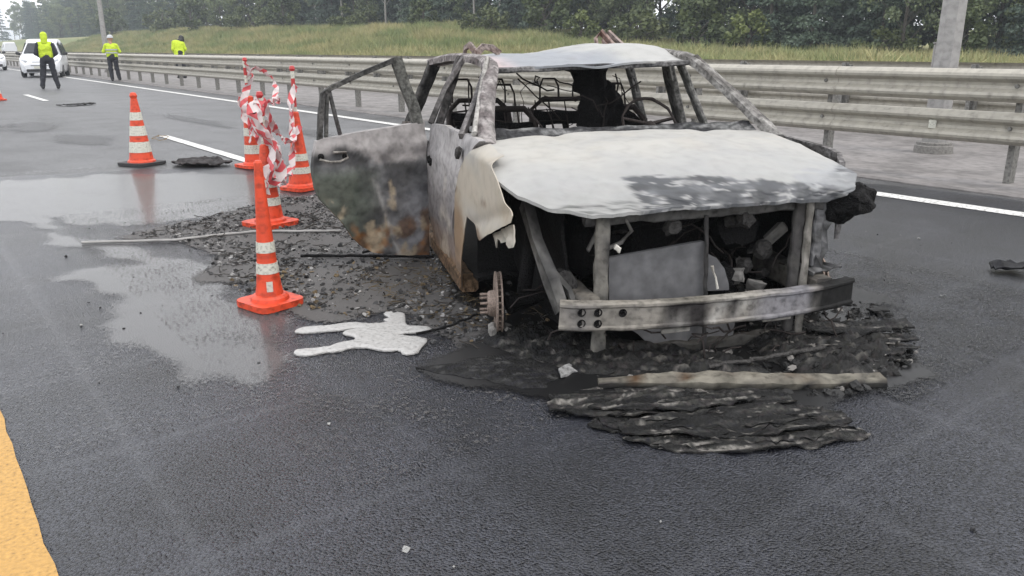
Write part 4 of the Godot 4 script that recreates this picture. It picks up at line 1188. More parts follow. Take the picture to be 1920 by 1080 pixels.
	b.df = crumple(0.03, 2.0)
	for s in [-1, 1]:
		b = MB.new()
		b.df = crumple(0.03, 2.0)
		b.grid(10, 8, func(u, v): return Vector3(s * (0.58 + 0.05 * v), lerpf(0.10, 0.70, v), lerpf(-0.12, -0.98, u)), Vector3(0.02 * s, 0, 0))
		put("inner_wheel_arch", b.mesh(), M.soot, car)
	# engine bay lumps
	b = MB.new()
	b.df = crumple(0.03, 3.0)
	b.box(Vector3(0.05, 0.36, -0.55), Vector3(0.62, 0.42, 0.34), 0.05)
	b.box(Vector3(-0.40, 0.42, -0.45), Vector3(0.24, 0.26, 0.3), 0.05)
	b.lathe(V2([0.0, 0.12, 0.10, 0.12, 0.11, 0.0, 0.08, -0.1, 0.0, -0.1]), 14, Vector3(0.24, 0.50, -0.32), true, Basis(Vector3(1, 0, 0), 1.3))
	b.lathe(V2([0.0, 0.05, 0.05, 0.05, 0.06, 0.0, 0.04, -0.06, 0.0, -0.06]), 12, Vector3(0.16, 0.30, -0.18), true, Basis(Vector3(1, 0, 0), 1.4))
	b.tube([Vector3(-0.35, 0.5, -0.35), Vector3(-0.2, 0.55, -0.25), Vector3(0.0, 0.56, -0.28), Vector3(0.2, 0.58, -0.35)], 0.03, 8)
	put("engine", b.mesh(), M.soot, car)
	b = MB.new()
	b.df = crumple(0.02, 4.0)
	for p in [Vector3(-0.16, 0.57, -0.06), Vector3(0.19, 0.585, -0.06)]:
		b.lathe(V2([0.0, 0.03, 0.03, 0.028, 0.04, 0.0, 0.03, -0.03, 0.0, -0.03]), 12, p, true, Basis(Vector3(1, 0, 0), 1.4))
		b.tube([p, p + Vector3(0.01, 0.07, 0)], 0.014, 6)
	b.lathe(V2([0.0, 0.05, 0.05, 0.04, 0.07, 0.0, 0.05, -0.03, 0.0, -0.03]), 12, Vector3(-0.62, 0.33, -0.14), true, Basis(Vector3(1, 0, 0), 1.2))
	put("horn", b.mesh(), M.sootgrey, car)
	for k in 22:
		b = MB.new()
		b.df = crumple(0.02, 4.0)
		var c := Vector3(rng.randf_range(-0.66, 0.52), rng.randf_range(0.22, 0.58), rng.randf_range(-0.36, -0.12))
		var g := Basis.from_euler(Vector3(rng.randf() * 3.0, rng.randf() * 3.0, rng.randf() * 3.0))
		match k % 4:
			0: b.box(c, Vector3(rng.randf_range(0.05, 0.12), rng.randf_range(0.03, 0.09), 0.05), 0.01, g)
			1: b.lathe(V2([0.0, 0.03, 0.03, 0.028, 0.04, 0.01, 0.03, -0.02, 0.045, -0.03, 0.0, -0.035]), 12, c, false, g)
			2: b.tube([c, c + g.x * 0.10, c + g.x * 0.16 + g.y * 0.06, c + g.x * 0.16 + g.y * 0.16], rng.randf_range(0.008, 0.018), 7)
			3: b.beam(c, c + g.y * rng.randf_range(0.10, 0.22), 0.03, 0.008, 0.002, 4)
		put("engine_part", b.mesh(), M.sootgrey if k % 3 else M.concrete, car)
	# radiator support
	var tan_ := Color(0.26, 0.24, 0.21)
	var dk := Color(0.085, 0.082, 0.08)
	for p in [[Vector3(-0.497, 0.0, -0.02), Vector3(-0.487, 0.66, -0.03), 0.062, 0.03, Color(0.30, 0.285, 0.255), dk], [Vector3(0.43, 0.02, -0.03), Vector3(0.44, 0.67, -0.04), 0.05, 0.03, Color(0.12, 0.115, 0.11), dk], [Vector3(0.475, 0.0, -0.005), Vector3(0.478, 0.67, -0.02), 0.036, 0.02, Color(0.38, 0.36, 0.33), Color(0.2, 0.19, 0.17)], [Vector3(0.555, 0.36, -0.06), Vector3(0.55, 0.66, -0.06), 0.05, 0.03, Color(0.24, 0.24, 0.25), Color(0.12, 0.12, 0.12)], [Vector3(0.0, 0.02, 0.0), Vector3(-0.015, 0.62, -0.03), 0.02, 0.015, Color(0.09, 0.085, 0.085), Color(0.05, 0.05, 0.05)]]:
		b = MB.new()
		b.cf = frame_cf(p[4], p[5], 4.0)
		b.df = crumple(0.008, 3.0)
		b.beam(p[0], p[1], p[2], p[3], 0.006, 14, Vector3(0, 0, 1))
		put("support_upright", b.mesh(), M.beam, car)
	b = MB.new()
	b.cf = frame_cf(Color(0.17, 0.165, 0.16), dk, 2.0)
	b.df = crumple(0.012, 2.0)
	b.beam(Vector3(-0.56, 0.625, -0.06), Vector3(0.56, 0.645, -0.07), 0.05, 0.055, 0.006, 18)
	put("upper_crossmember", b.mesh(), M.beam, car)
	b = MB.new()
	b.cf = frame_cf(Color(0.10, 0.095, 0.09), dk, 2.0)
	b.df = crumple(0.02, 2.0)
	b.beam(Vector3(-0.56, 0.03, -0.03), Vector3(0.55, 0.03, -0.04), 0.06, 0.05, 0.006, 18)
	put("lower_crossmember", b.mesh(), M.beam, car)
	b = MB.new()
	b.plate(V2([-0.455, 0.46, -0.30, 0.475, -0.02, 0.505, -0.008, 0.50, 0.015, 0.28, 0.02, 0.0, -0.20, 0.0, -0.30, 0.10, -0.44, 0.20, -0.445, 0.30]), 0.06, func(q: Vector2): return Vector3(q.x, q.y, -0.035 + n1.get_noise_2d(q.x * 2, q.y * 2) * 0.012), Vector3(0, 0, -0.025))
	put("radiator", b.mesh(), M.rad, car)
	b = MB.new()
	b.plate(V2([0.02, 0.44, 0.06, 0.42, 0.10, 0.37, 0.125, 0.30, 0.13, 0.27, 0.02, 0.27]), 0.05, func(q: Vector2): return Vector3(q.x, q.y, -0.06 + 0.1 * q.x), Vector3(0, 0, -0.02))
	b.plate(V2([0.03, 0.20, 0.17, 0.20, 0.16, 0.06, 0.03, 0.02]), 0.05, func(q: Vector2): return Vector3(q.x, q.y, -0.05 + 0.1 * q.x), Vector3(0, 0, -0.02))
	put("condenser_piece", b.mesh(), M.rad, car)
	b = MB.new()
	b.cf = frame_cf(Color(0.7, 0.68, 0.62), Color(0.4, 0.38, 0.34))
	b.df = crumple(0.01, 5.0)
	b.beam(Vector3(-0.445, 0.515, 0.0), Vector3(-0.42, 0.50, 0.01), 0.03, 0.02, 0.004, 3)
	b.beam(Vector3(0.01, 0.40, 0.0), Vector3(0.04, 0.30, 0.01), 0.012, 0.01, 0.003, 4)
	put("melted_clip", b.mesh(), M.ash, car)
	# bumper beam
	b = MB.new()
	b.cf = func(p: Vector3):
		var drip := n2.get_noise_2d(p.x * 7.0, p.y * 0.8)
		var c := Color(0.36, 0.335, 0.30).lerp(Color(0.26, 0.245, 0.235), ss(-0.1, 0.3, n2.get_noise_3dv(p)))
		c = c.lerp(Color(0.05, 0.047, 0.047), ss(0.05, 0.12, drip + 0.16) * ss(-0.34, -0.26, p.x) * ss(0.14, 0.06, p.x))
		c = c.lerp(Color(0.60, 0.58, 0.55), ss(0.12, 0.22, n2.get_noise_2d(p.x * 9.0 + 40, p.y)) * ss(-0.3, -0.1, p.x) * ss(0.35, 0.1, p.x) * 0.7)
		c = c.lerp(Color(0.30, 0.30, 0.34), ss(0.12, 0.2, p.x) * ss(0.5, 0.4, p.x) * 0.7)
		c = c.lerp(Color(0.025, 0.024, 0.025), ss(0.44, 0.48, p.x + 0.10 * drip))
		c = c.lerp(Color(0.45, 0.42, 0.36), ss(0.287, 0.294, p.y) * 0.5 * ss(0.4, 0.2, p.x))
		return c
	var bp := []
	for i in 29:
		var u := i / 28.0
		var x := lerpf(-0.685, 0.705, u)
		bp.append(Vector3(x, 0.238 + 0.006 * u, 0.115 - 0.10 * pow(absf(u - 0.5) * 2, 2.6)))
	b.df = crumple(0.006, 1.5)
	b.sweep(bp, V2([-0.03, -0.056, -0.022, -0.061, 0.018, -0.060, 0.025, -0.052, 0.025, -0.044, 0.018, -0.036, 0.018, 0.036, 0.025, 0.044, 0.025, 0.054, 0.018, 0.061, -0.022, 0.061, -0.03, 0.056]))
	var bb := put("bumper_beam", b.mesh(), M.beam, car)
	bb.set_meta("label", "bare front bumper beam with bolt holes and dark drips")
	for k in [[-0.605, 0.260], [-0.54, 0.260], [-0.605, 0.212], [-0.54, 0.212], [-0.44, 0.258]]:
		b = MB.new()
		var zz := 0.115 - 0.10 * pow(absf((k[0] + 0.685) / 1.39 - 0.5) * 2, 2.6) + 0.0245
		b.lathe(V2([0.0, -0.004, 0.013, -0.004, 0.0145, 0.002, 0.017, 0.0028, 0.0185, 0.0]), 14, Vector3(k[0], k[1], zz), false, Basis(Vector3(1, 0, 0), PI / 2))
		put("bolt_hole", b.mesh(), M.soot, bb)
	for s in [-1, 1]:
		b = MB.new()
		b.cf = frame_cf(tan_, dk, 3.0)
		b.df = crumple(0.01, 3.0)
		b.beam(Vector3(s * 0.56, 0.26, 0.03), Vector3(s * 0.56, 0.27, -0.5), 0.09, 0.11, 0.012, 8)
		put("chassis_rail", b.mesh(), M.beam, car)
	for q in [[Vector3(-0.20, 0.164, 0.11), Vector3(0.13, 0.022, 0.012)], [Vector3(0.285, 0.172, 0.10), Vector3(0.14, 0.02, 0.012)]]:
		b = MB.new()
		b.cf = frame_cf(Color(0.42, 0.4, 0.37), Color(0.25, 0.24, 0.22), 4.0)
		b.box(q[0], q[1], 0.003, Basis(Vector3(0, 0, 1), 0.03))
		put("bracket", b.mesh(), M.beam, car)
	# leaning apron rail at the left lamp opening
	b = MB.new()
	b.cf = frame_cf(Color(0.32, 0.31, 0.295), Color(0.06, 0.06, 0.06), 5.0)
	b.df = crumple(0.018, 3.0)
	b.sweep([Vector3(-0.72, 0.64, -0.38), Vector3(-0.715, 0.50, -0.22), Vector3(-0.69, 0.36, -0.09), Vector3(-0.655, 0.24, -0.03)], V2([-0.035, -0.022, 0.035, -0.022, 0.035, 0.022, -0.035, 0.022]), Vector3(1, 0, 0))
	b.sweep([Vector3(-0.69, 0.40, -0.12), Vector3(-0.63, 0.32, -0.05), Vector3(-0.60, 0.25, -0.02)], V2([-0.02, -0.01, 0.02, -0.01, 0.02, 0.01, -0.02, 0.01]), Vector3(1, 0, 0))
	put("apron_rail", b.mesh(), M.beam, car)
	# melted black headlamp corner on the right
	b = MB.new()
	b.df = func(p: Vector3): return p + Vector3(n2.get_noise_3dv(p * 1.6), n2.get_noise_3dv(p * 1.6 + Vector3(20, 0, 0)), n2.get_noise_3dv(p * 1.6 + Vector3(0, 20, 0))) * 0.05
	b.net([[Vector3(0.64, 0.66, -0.10), Vector3(0.72, 0.655, -0.04), 0.055, 0.075], [Vector3(0.72, 0.66, -0.04), Vector3(0.70, 0.585, -0.06), 0.06, 0.035], [Vector3(0.60, 0.60, -0.10), Vector3(0.66, 0.59, -0.06), 0.03, 0.035]], 0.018, 0.04)
	put("melted_headlamp", b.mesh(), M.soot, car)
	b = MB.new()
	b.cf = frame_cf(Color(0.25, 0.25, 0.255), Color(0.05, 0.05, 0.05), 3.0)
	b.df = crumple(0.03, 3.0)
	b.beam(Vector3(0.57, 0.30, -0.05), Vector3(0.60, 0.64, -0.08), 0.06, 0.02, 0.004, 8, Vector3(0, 0, 1))
	b.beam(Vector3(0.50, 0.335, -0.05), Vector3(0.66, 0.335, -0.08), 0.10, 0.02, 0.004, 8)
	put("lamp_bracket", b.mesh(), M.beam, car)
	# brake discs and hubs
	for q in [[-0.845, -0.46, -1.0], [0.845, -0.46, 1.0], [-0.84, -3.18, -1.0], [0.84, -3.18, 1.0]]:
		var hub := Node3D.new()
		hub.name = "brake_disc"
		hub.position = Vector3(q[0], 0.158, q[1])
		hub.rotation.y = -0.17 if q[2] < 0 else PI - 0.05
		car.add_child(hub, true)
		b = MB.new()
		var ax := Basis(Vector3(0, 0, 1), PI / 2)
		b.lathe(V2([0.075, -0.004, 0.15, -0.004, 0.15, 0.004, 0.075, 0.004, 0.075, -0.004]), 40, Vector3(0, 0, 0), false, ax)
		b.lathe(V2([0.075, -0.004, 0.15, -0.004, 0.15, 0.004, 0.075, 0.004, 0.075, -0.004]), 40, Vector3(0.022, 0, 0), false, ax)
		for k in 30:
			var a := TAU * k / 30
			b.beam(Vector3(0.011, cos(a) * 0.08, sin(a) * 0.08), Vector3(0.011, cos(a) * 0.145, sin(a) * 0.145), 0.018, 0.004, 0.001, 1, Vector3(0, -sin(a), cos(a)))
		put("rotor", b.mesh(), M.disc, hub)
		b = MB.new()
		b.lathe(V2([0.0, 0.04, 0.05, 0.04, 0.06, 0.03, 0.065, 0.0, 0.08, -0.002, 0.08, -0.03, 0.0, -0.03]), 20, Vector3.ZERO, false, ax)
		for k in 5: b.tube([Vector3(-0.03, cos(TAU * k / 5) * 0.045, sin(TAU * k / 5) * 0.045), Vector3(-0.075, cos(TAU * k / 5) * 0.045, sin(TAU * k / 5) * 0.045)], 0.007, 6)
		put("hub", b.mesh(), M.disc, hub)
		b = MB.new()
		b.df = crumple(0.01, 4.0)
		b.box(Vector3(-0.02, -0.115, 0.075), Vector3(0.035, 0.075, 0.10), 0.012)
		b.box(Vector3(0.05, -0.12, 0.06), Vector3(0.05, 0.06, 0.10), 0.014)
		b.box(Vector3(0.02, -0.15, 0.05), Vector3(0.12, 0.02, 0.11), 0.006)
		put("caliper", b.mesh(), M.concrete, hub)
	b = MB.new()
	b.df = crumple(0.01, 2.0)
	b.tube([Vector3(-0.8, 0.16, -0.46), Vector3(-0.3, 0.2, -0.5), Vector3(0.3, 0.2, -0.5), Vector3(0.8, 0.16, -0.46)], 0.03, 8)
	put("axle", b.mesh(), M.soot, car)
	b = MB.new()
	b.tube([Vector3(-0.8, 0.16, -3.18), Vector3(0.8, 0.16, -3.18)], 0.045, 8)
	put("axle", b.mesh(), M.soot, car)
	b = MB.new()
	for s in [-1, 1]:
		b = MB.new()
		b.tube([Vector3(s * 0.70, 0.18, -0.5), Vector3(s * 0.62, 0.60, -0.56)], 0.035, 8)
		b.tube([Vector3(s * 0.78, 0.12, -0.46), Vector3(s * 0.4, 0.14, -0.7)], 0.025, 8)
		put("suspension_arm", b.mesh(), M.soot, car)
	# stubs of the roof rails
	b = MB.new()
	b.cf = frame_cf(Color(0.24, 0.17, 0.15), Color(0.42, 0.36, 0.33), 4.0)
	b.df = crumple(0.012, 6.0)
	b.sweep([Vector3(-0.62, 1.245, -2.30), Vector3(-0.615, 1.31, -2.27), Vector3(-0.60, 1.33, -2.18), Vector3(-0.585, 1.275, -2.06)], V2([-0.02, -0.01, 0.02, -0.01, 0.02, 0.01, -0.02, 0.01]), Vector3(1, 0, 0))
	b.sweep([Vector3(-0.53, 1.28, -2.3), Vector3(-0.49, 1.315, -2.3), Vector3(-0.43, 1.31, -2.3), Vector3(-0.38, 1.275, -2.3)], V2([-0.02, -0.008, 0.02, -0.008, 0.02, 0.008, -0.02, 0.008]), Vector3(0, 0, 1))
	put("roof_rail_stub", b.mesh(), M.burnt, car)
	b = MB.new()
	b.cf = frame_cf(Color(0.34, 0.2, 0.17), Color(0.46, 0.38, 0.35), 4.0)
	b.df = crumple(0.012, 6.0)
	for k in [[0.66, 0.0], [0.74, 0.05]]: b.sweep([Vector3(k[0] - 0.03, 1.24, -3.15), Vector3(k[0] - 0.05, 1.38, -3.18 - k[1]), Vector3(k[0] - 0.01, 1.43, -3.18 - k[1]), Vector3(k[0] + 0.10, 1.30, -3.1)], V2([-0.022, -0.01, 0.022, -0.01, 0.022, 0.01, -0.022, 0.01]), Vector3(1, 0, 0))
	put("roof_rail_stub", b.mesh(), M.burnt, car)

# ---------------------------------------------------------------- pieces on the road
func wreckage():
	var b: MB
	# flattened charred bumper, layered along its length
	var dirn := Vector2(0.86, 0.51)
	layered_sheets("charred_bumper", Vector2(2.20, -1.80), "flat layered black slab of melted bumper on the wet road before the plank", [[-0.50, 0.46, -0.20, -0.04, 0.010], [-0.52, 0.42, -0.11, 0.08, 0.022], [-0.40, 0.10, 0.05, 0.19, 0.006], [-0.30, 0.16, 0.17, 0.30, 0.008], [-0.36, 0.50, 0.02, 0.20, 0.012], [-0.30, 0.54, 0.10, 0.27, 0.024], [-0.22, 0.56, 0.20, 0.36, 0.010], [-0.38, 0.30, -0.03, 0.07, 0.036], [-0.16, 0.45, 0.15, 0.24, 0.036], [-0.05, 0.50, 0.26, 0.34, 0.030], [-0.30, 0.12, 0.06, 0.14, 0.036]], 5)
	layered_sheets("melted_bumper_cover", Vector2(3.18, -1.78), "curled black sheets of melted bumper cover at the right end of the plank", [[-0.28, 0.30, -0.22, -0.05, 0.05], [-0.22, 0.36, -0.08, 0.08, 0.06], [-0.20, 0.32, 0.03, 0.16, 0.045], [-0.30, 0.22, 0.12, 0.24, 0.03], [-0.10, 0.38, -0.16, -0.02, 0.085]], 6)
	charred_heap("ash_heap", V2([2.95, -2.15, 3.27, -2.05, 3.48, -1.98, 3.55, -1.82, 3.48, -1.66, 3.32, -1.52, 3.10, -1.47, 2.90, -1.50, 2.78, -1.60, 2.75, -1.72, 2.85, -1.95]), 0.06, "heap of black ash and melted plastic under the right end of the bumper beam", "debris", 14.0, Color(0.016, 0.016, 0.017), Color(0.03, 0.029, 0.028), Color(0.10, 0.095, 0.09), 1.6)
	charred_heap("ash_heap", V2([1.98, -2.85, 2.25, -2.9, 2.5, -2.5, 2.75, -2.0, 2.72, -1.75, 2.5, -1.85, 2.25, -2.08, 2.10, -2.25, 2.0, -2.5]), 0.045, "low black ash bed between the bare brake disc and the bumper beam", "debris", 24.0, Color(0.014, 0.014, 0.015), Color(0.03, 0.029, 0.028), Color(0.10, 0.095, 0.09), 1.6)
	charred_heap("tar_patch", V2([1.59, -2.72, 1.72, -2.70, 1.94, -2.64, 2.04, -2.53, 2.06, -2.38, 1.99, -2.28, 1.86, -2.24, 1.77, -2.34, 1.7, -2.52, 1.63, -2.62]), 0.012, "thin matt black burn patch left of the bumper, before the brake disc", "debris", 34.0, Color(0.012, 0.012, 0.014), Color(0.025, 0.025, 0.027), Color(0.06, 0.06, 0.06), 1.0)
	# pale scorched plank lying across the front
	b = MB.new()
	b.cf = func(p: Vector3):
		var al := Vector2(p.x, p.z).dot(dirn)
		var c := Color(0.29, 0.27, 0.225).lerp(Color(0.18, 0.165, 0.14), ss(-0.2, 0.3, n2.get_noise_2d(al * 0.6, (p.y + p.z) * 6.0)))
		c = c.lerp(Color(0.10, 0.055, 0.03), ss(0.1, 0.3, n2.get_noise_2d(al * 2.0, p.y * 3.0) - 0.15 + ss(3.2, 3.36, al + 0.0)))
		return c.lerp(Color(0.03, 0.03, 0.03), ss(0.045, 0.03, p.y + 0.012 * n2.get_noise_2d(al * 3, 1.0)))
	b.df = crumple(0.008, 3.0)
	var path := []
	var sc := []
	for i in 25:
		var u := i / 24.0
		path.append(Vector3(lerpf(2.06, 2.99, u), 0.032 + 0.006 * u + 0.01 * sin(u * 5), lerpf(-2.13, -1.46, u) + 0.02 * sin(u * PI)))
		sc.append(lerpf(0.45, 0.9, ss(0.0, 0.3, u)) * (1.0 - 0.35 * ss(0.75, 1.0, u) * absf(n2.get_noise_1d(u * 9.0)) - 0.3 * absf(n2.get_noise_1d(u * 4.0))))
	b.sweep(path, V2([-0.045, -0.03, 0.05, -0.032, 0.052, 0.006, 0.03, 0.022, -0.04, 0.024]), Vector3.UP, false, true, sc)
	var pl := put("plank", b.mesh(), M.beam)
	tag(pl, "pale scorched plank-like strip lying across the front of the burnt car", "plank")
	# long thin leftovers
	thin_rod("trim_strip", [Vector3(0.91, 0.02, -6.10), Vector3(1.45, 0.02, -5.79), Vector3(1.97, 0.022, -5.71), Vector3(2.49, 0.025, -5.33)], 0.011, M.pole, "long pale trim strip lying on the road left of the cones", "strip")
	thin_rod("burnt_rod", [Vector3(1.96, 0.02, -4.84), Vector3(2.2, 0.03, -4.60), Vector3(2.62, 0.03, -4.25)], 0.010, M.soot, "thin black rod under the open car door", "rod")
	thin_rod("burnt_rod", [Vector3(2.30, 0.03, -4.62), Vector3(2.62, 0.10, -4.55)], 0.008, M.soot, "short black rod crossing the thin rod under the open door", "rod")
	thin_rod("burnt_rod", [Vector3(2.50, 0.05, -1.95), Vector3(2.72, 0.07, -1.83), Vector3(2.98, 0.09, -1.72)], 0.010, M.sootgrey, "bent grey rod on the ash below the radiator", "rod")
	thin_rod("burnt_rod", [Vector3(1.78, 0.03, -3.06), Vector3(1.95, 0.05, -3.02), Vector3(2.12, 0.06, -3.05)], 0.006, M.soot, "thin black wire beside the white foam pool", "rod")
	# flat rags and chunks
	flat_piece("rag", V2([2.50, -9.8, 2.77, -10.12, 3.03, -10.04, 3.11, -9.86, 3.02, -9.63, 3.12, -9.44, 2.85, -9.37, 2.6, -9.51]), 0.06, Color(0.035, 0.03, 0.03), "dark crumpled rag on the road beside the end of the dashed line", "rag")
	flat_piece("cardboard_piece", V2([3.06, -12.9, 3.28, -13.3, 3.36, -13.1, 3.15, -12.5]), 0.03, Color(0.38, 0.28, 0.17), "tan flat scrap at the far end of the lane dash", "scrap")
	flat_piece("rubber_strip", V2([3.18, -22.0, 3.5, -22.25, 4.07, -22.5, 4.1, -22.2, 3.6, -21.9]), 0.05, Color(0.03, 0.03, 0.03), "long dark rubber strip on the road before the man at the white car", "scrap")
	flat_piece("charred_chunk", V2([5.12, -1.93, 5.24, -2.0, 5.36, -1.93, 5.34, -1.80, 5.2, -1.76]), 0.07, Color(0.015, 0.015, 0.016), "small black chunk on the road at the right frame edge", "debris")
	for q in [[3.75, -2.65, "black flake on the wet road right of the melted headlamp"], [3.62, -2.2, "curled black flake right of the bumper beam end"], [3.85, -1.95, "black flake group farthest right of the ash heap"], [4.05, -2.85, "thin black flake between bumper end and edge line"], [3.72, -1.75, "black lump at the right rim of the ash heap"], [2.04, -2.29, "pale flake at the left tip of the plank"]]:
		var c := Color(0.02, 0.02, 0.02) if not q[2].begins_with("pale") else Color(0.3, 0.3, 0.3)
		var r := rng.randf_range(0.05, 0.1) * (0.45 if q[2].begins_with("pale") else 1.0)
		var ol := []
		for k in 7: ol.append(Vector2(q[0], q[1]) + Vector2.from_angle(TAU * k / 7) * r * rng.randf_range(0.5, 1.3) * Vector2(1.4, 0.8))
		flat_piece("charred_flake", ol, 0.035, c, q[2], "debris")
	# pool of extinguisher foam
	var fo := V2([1.361, -3.497, 1.421, -3.513, 1.52, -3.462, 1.592, -3.445, 1.645, -3.431, 1.676, -3.376, 1.753, -3.335, 1.79, -3.333, 1.77, -3.367, 1.789, -3.387, 1.816, -3.379, 1.818, -3.454, 1.842, -3.483, 1.915, -3.413, 1.888, -3.352, 1.824, -3.243, 1.846, -3.201, 1.91, -3.139, 1.868, -3.084, 1.785, -3.136, 1.719, -3.139, 1.751, -3.103, 1.792, -3.047, 1.809, -3.0, 1.718, -2.924, 1.678, -2.881, 1.612, -2.9, 1.635, -2.966, 1.581, -2.982, 1.548, -3.037, 1.527, -3.088, 1.47, -3.125, 1.416, -3.112, 1.345, -3.145, 1.28, -3.143, 1.233, -3.199, 1.258, -3.243, 1.299, -3.233, 1.386, -3.189, 1.453, -3.215, 1.52, -3.198, 1.543, -3.215, 1.55, -3.256, 1.522, -3.301, 1.536, -3.338, 1.578, -3.343, 1.642, -3.331, 1.606, -3.354, 1.55, -3.359, 1.433, -3.413, 1.352, -3.45])
	var fs := []
	for i in fo.size():      # one smoothing pass rounds the corners
		var a: Vector2 = fo[i]
		var c: Vector2 = fo[(i + 1) % fo.size()]
		fs.append(a.lerp(c, 0.25)); fs.append(a.lerp(c, 0.75))
	var fv := PackedVector2Array(fs)
	b = MB.new()
	b.plate(fs, 0.018, func(q: Vector2):
		var e := 9.0
		for i in fv.size(): e = minf(e, q.distance_to(Geometry2D.get_closest_point_to_segment(q, fv[i], fv[(i + 1) % fv.size()])))
		return Vector3(q.x, 0.015 + 0.006 * sqrt(clampf(e / 0.010, 0, 1)) + n2.get_noise_2d(q.x * 3, q.y * 3) * 0.003 + n3.get_noise_2d(q.x * 3, q.y * 3) * 0.0012, q.y), Vector3(0, -0.006, 0))
	tag(put("foam_pool", b.mesh(), M.foam), "white pool of extinguishing foam with finger-like arms by the brake disc", "foam")
	debris()

func debris():
	var shard := MB.new()
	shard.plate(V2([-0.5, -0.2, -0.1, -0.42, 0.45, -0.25, 0.5, 0.1, 0.1, 0.4, -0.4, 0.3]), 0.4, func(q: Vector2): return Vector3(q.x, 0.12 * sin(q.x * 3.0) + 0.1 * q.y * q.y, q.y), Vector3(0, -0.06, 0))
	var lump := MB.new()
	lump.df = func(p: Vector3): return p + Vector3(n3.get_noise_3dv(p * 0.2), n3.get_noise_3dv(p * 0.2 + Vector3(9, 0, 0)), n3.get_noise_3dv(p * 0.2 + Vector3(0, 9, 0))) * 0.5
	lump.lathe(V2([0.0, -0.4, 0.35, -0.28, 0.48, 0.05, 0.3, 0.32, 0.0, 0.42]), 7, Vector3.ZERO, false)
	var twig := MB.new()
	twig.tube([Vector3(-0.9, 0, 0), Vector3(-0.2, 0.1, 0.12), Vector3(0.4, 0.02, 0.05), Vector3(0.9, 0.08, -0.1)], 0.05, 4)
	var area := PackedVector2Array(V2([2.5, -6.9, 3.4, -6.9, 4.0, -5.0, 3.2, -2.9, 2.4, -2.7, 2.0, -2.72, 1.75, -2.95, 1.8, -3.3, 1.55, -3.75, 1.40, -4.2, 1.34, -4.8, 1.6, -5.3, 1.25, -6.2, 1.7, -6.4]))
	var fo := PackedVector2Array(V2([1.36, -3.5, 1.8, -3.45, 1.92, -3.42, 1.83, -3.2, 1.9, -3.1, 1.7, -2.88, 1.24, -3.15]))
	var right := PackedVector2Array(V2([2.9, -2.2, 3.3, -2.3, 3.75, -3.1, 4.2, -2.9, 3.9, -1.9, 3.65, -1.65, 3.3, -1.45, 2.8, -1.45, 2.2, -1.9, 2.1, -2.3]))
	var gx := [[], [], []]
	var gc := [[], [], []]
	var add := func(p: Vector2, s: float, kind: int, c: Color, y := 0.014):
		var bs := Basis.from_euler(Vector3(rng.randf_range(-0.35, 0.35), rng.randf() * TAU, rng.randf_range(-0.35, 0.35))).scaled(Vector3.ONE * s)
		gx[kind].append(Transform3D(bs, Vector3(p.x, y + s * 0.12, p.y))); gc[kind].append(c)
	var n := 0
	while n < 9000:
		var p := Vector2(rng.randf_range(1.1, 4.1), rng.randf_range(-7.0, -2.6))
		if not Geometry2D.is_point_in_polygon(p, area) or Geometry2D.is_point_in_polygon(p, fo): continue
		if rng.randf() > 0.62 + 1.1 * n1.get_noise_2d(p.x * 1.3, p.y * 1.3): continue
		n += 1
		var s := 0.007 + 0.024 * pow(rng.randf(), 3.0)
		var t := rng.randf()
		var g := rng.randf_range(0.02, 0.11)
		var c := Color(g, g, g * 1.02)
		if t > 0.80: c = Color(0.30, 0.295, 0.29) * rng.randf_range(0.6, 1.2)
		elif t > 0.66 and p.y > -4.6: c = Color(0.17, 0.13, 0.08) * rng.randf_range(0.5, 1.2)
		add.call(p, s, 0 if rng.randf() < 0.6 else 1, c)
		if rng.randf() < 0.07: add.call(p, rng.randf_range(0.03, 0.07), 2, Color(0.05, 0.045, 0.04))
	for i in 3200:
		var p := Vector2(rng.randf_range(2.0, 4.1), rng.randf_range(-3.2, -1.4))
		if not Geometry2D.is_point_in_polygon(p, right): continue
		var g := rng.randf_range(0.01, 0.05)
		add.call(p, 0.008 + 0.045 * pow(rng.randf(), 3.0), 2 if rng.randf() < 0.08 else rng.randi() % 2, Color(g, g, g) if rng.randf() < 0.88 else Color(0.2, 0.19, 0.18), 0.012 + 0.05 * rng.randf() * ss(0.6, 0.2, p.distance_to(Vector2(3.15, -1.8))))
	for i in 260:     # crumbs scattered farther out
		var a := rng.randf() * TAU
		var p := Vector2(2.6, -3.6) + Vector2.from_angle(a) * rng.randf_range(1.2, 3.6)
		add.call(p, 0.006 + 0.014 * pow(rng.randf(), 2.0), rng.randi() % 2, Color(0.04, 0.04, 0.042) if rng.randf() < 0.75 else Color(0.35, 0.35, 0.34), 0.008)
	for i in 240:     # reeds and straw-coloured strands by the sill
		var p := Vector2(rng.randf_range(1.95, 2.45), rng.randf_range(-4.1, -2.95))
		add.call(p, rng.randf_range(0.012, 0.04), 2, Color(0.12, 0.09, 0.05) * rng.randf_range(0.4, 1.3), 0.02 + rng.randf() * 0.02)
	var labels := ["thin burnt shards strewn beside the wreck", "burnt crumbs strewn beside the wreck", "burnt strands strewn beside the wreck"]
	for k in 3:
		var o := multi("burnt_debris", [shard, lump, twig][k].mesh(), M.debris, gx[k], gc[k])
		o.set_meta("label", labels[k]); o.set_meta("category", "debris")
	# pale green safety-glass grains by the brake disc
	gx = [[], [], []]; gc = [[], [], []]
	for i in 330:
		var p := Vector2(1.98 + rng.randfn() * 0.075, -2.98 + rng.randfn() * 0.10)
		add.call(p, rng.randf_range(0.008, 0.02), 1, Color(0.22, 0.30, 0.27) * rng.randf_range(0.5, 1.4), 0.02 + rng.randf() * 0.03)
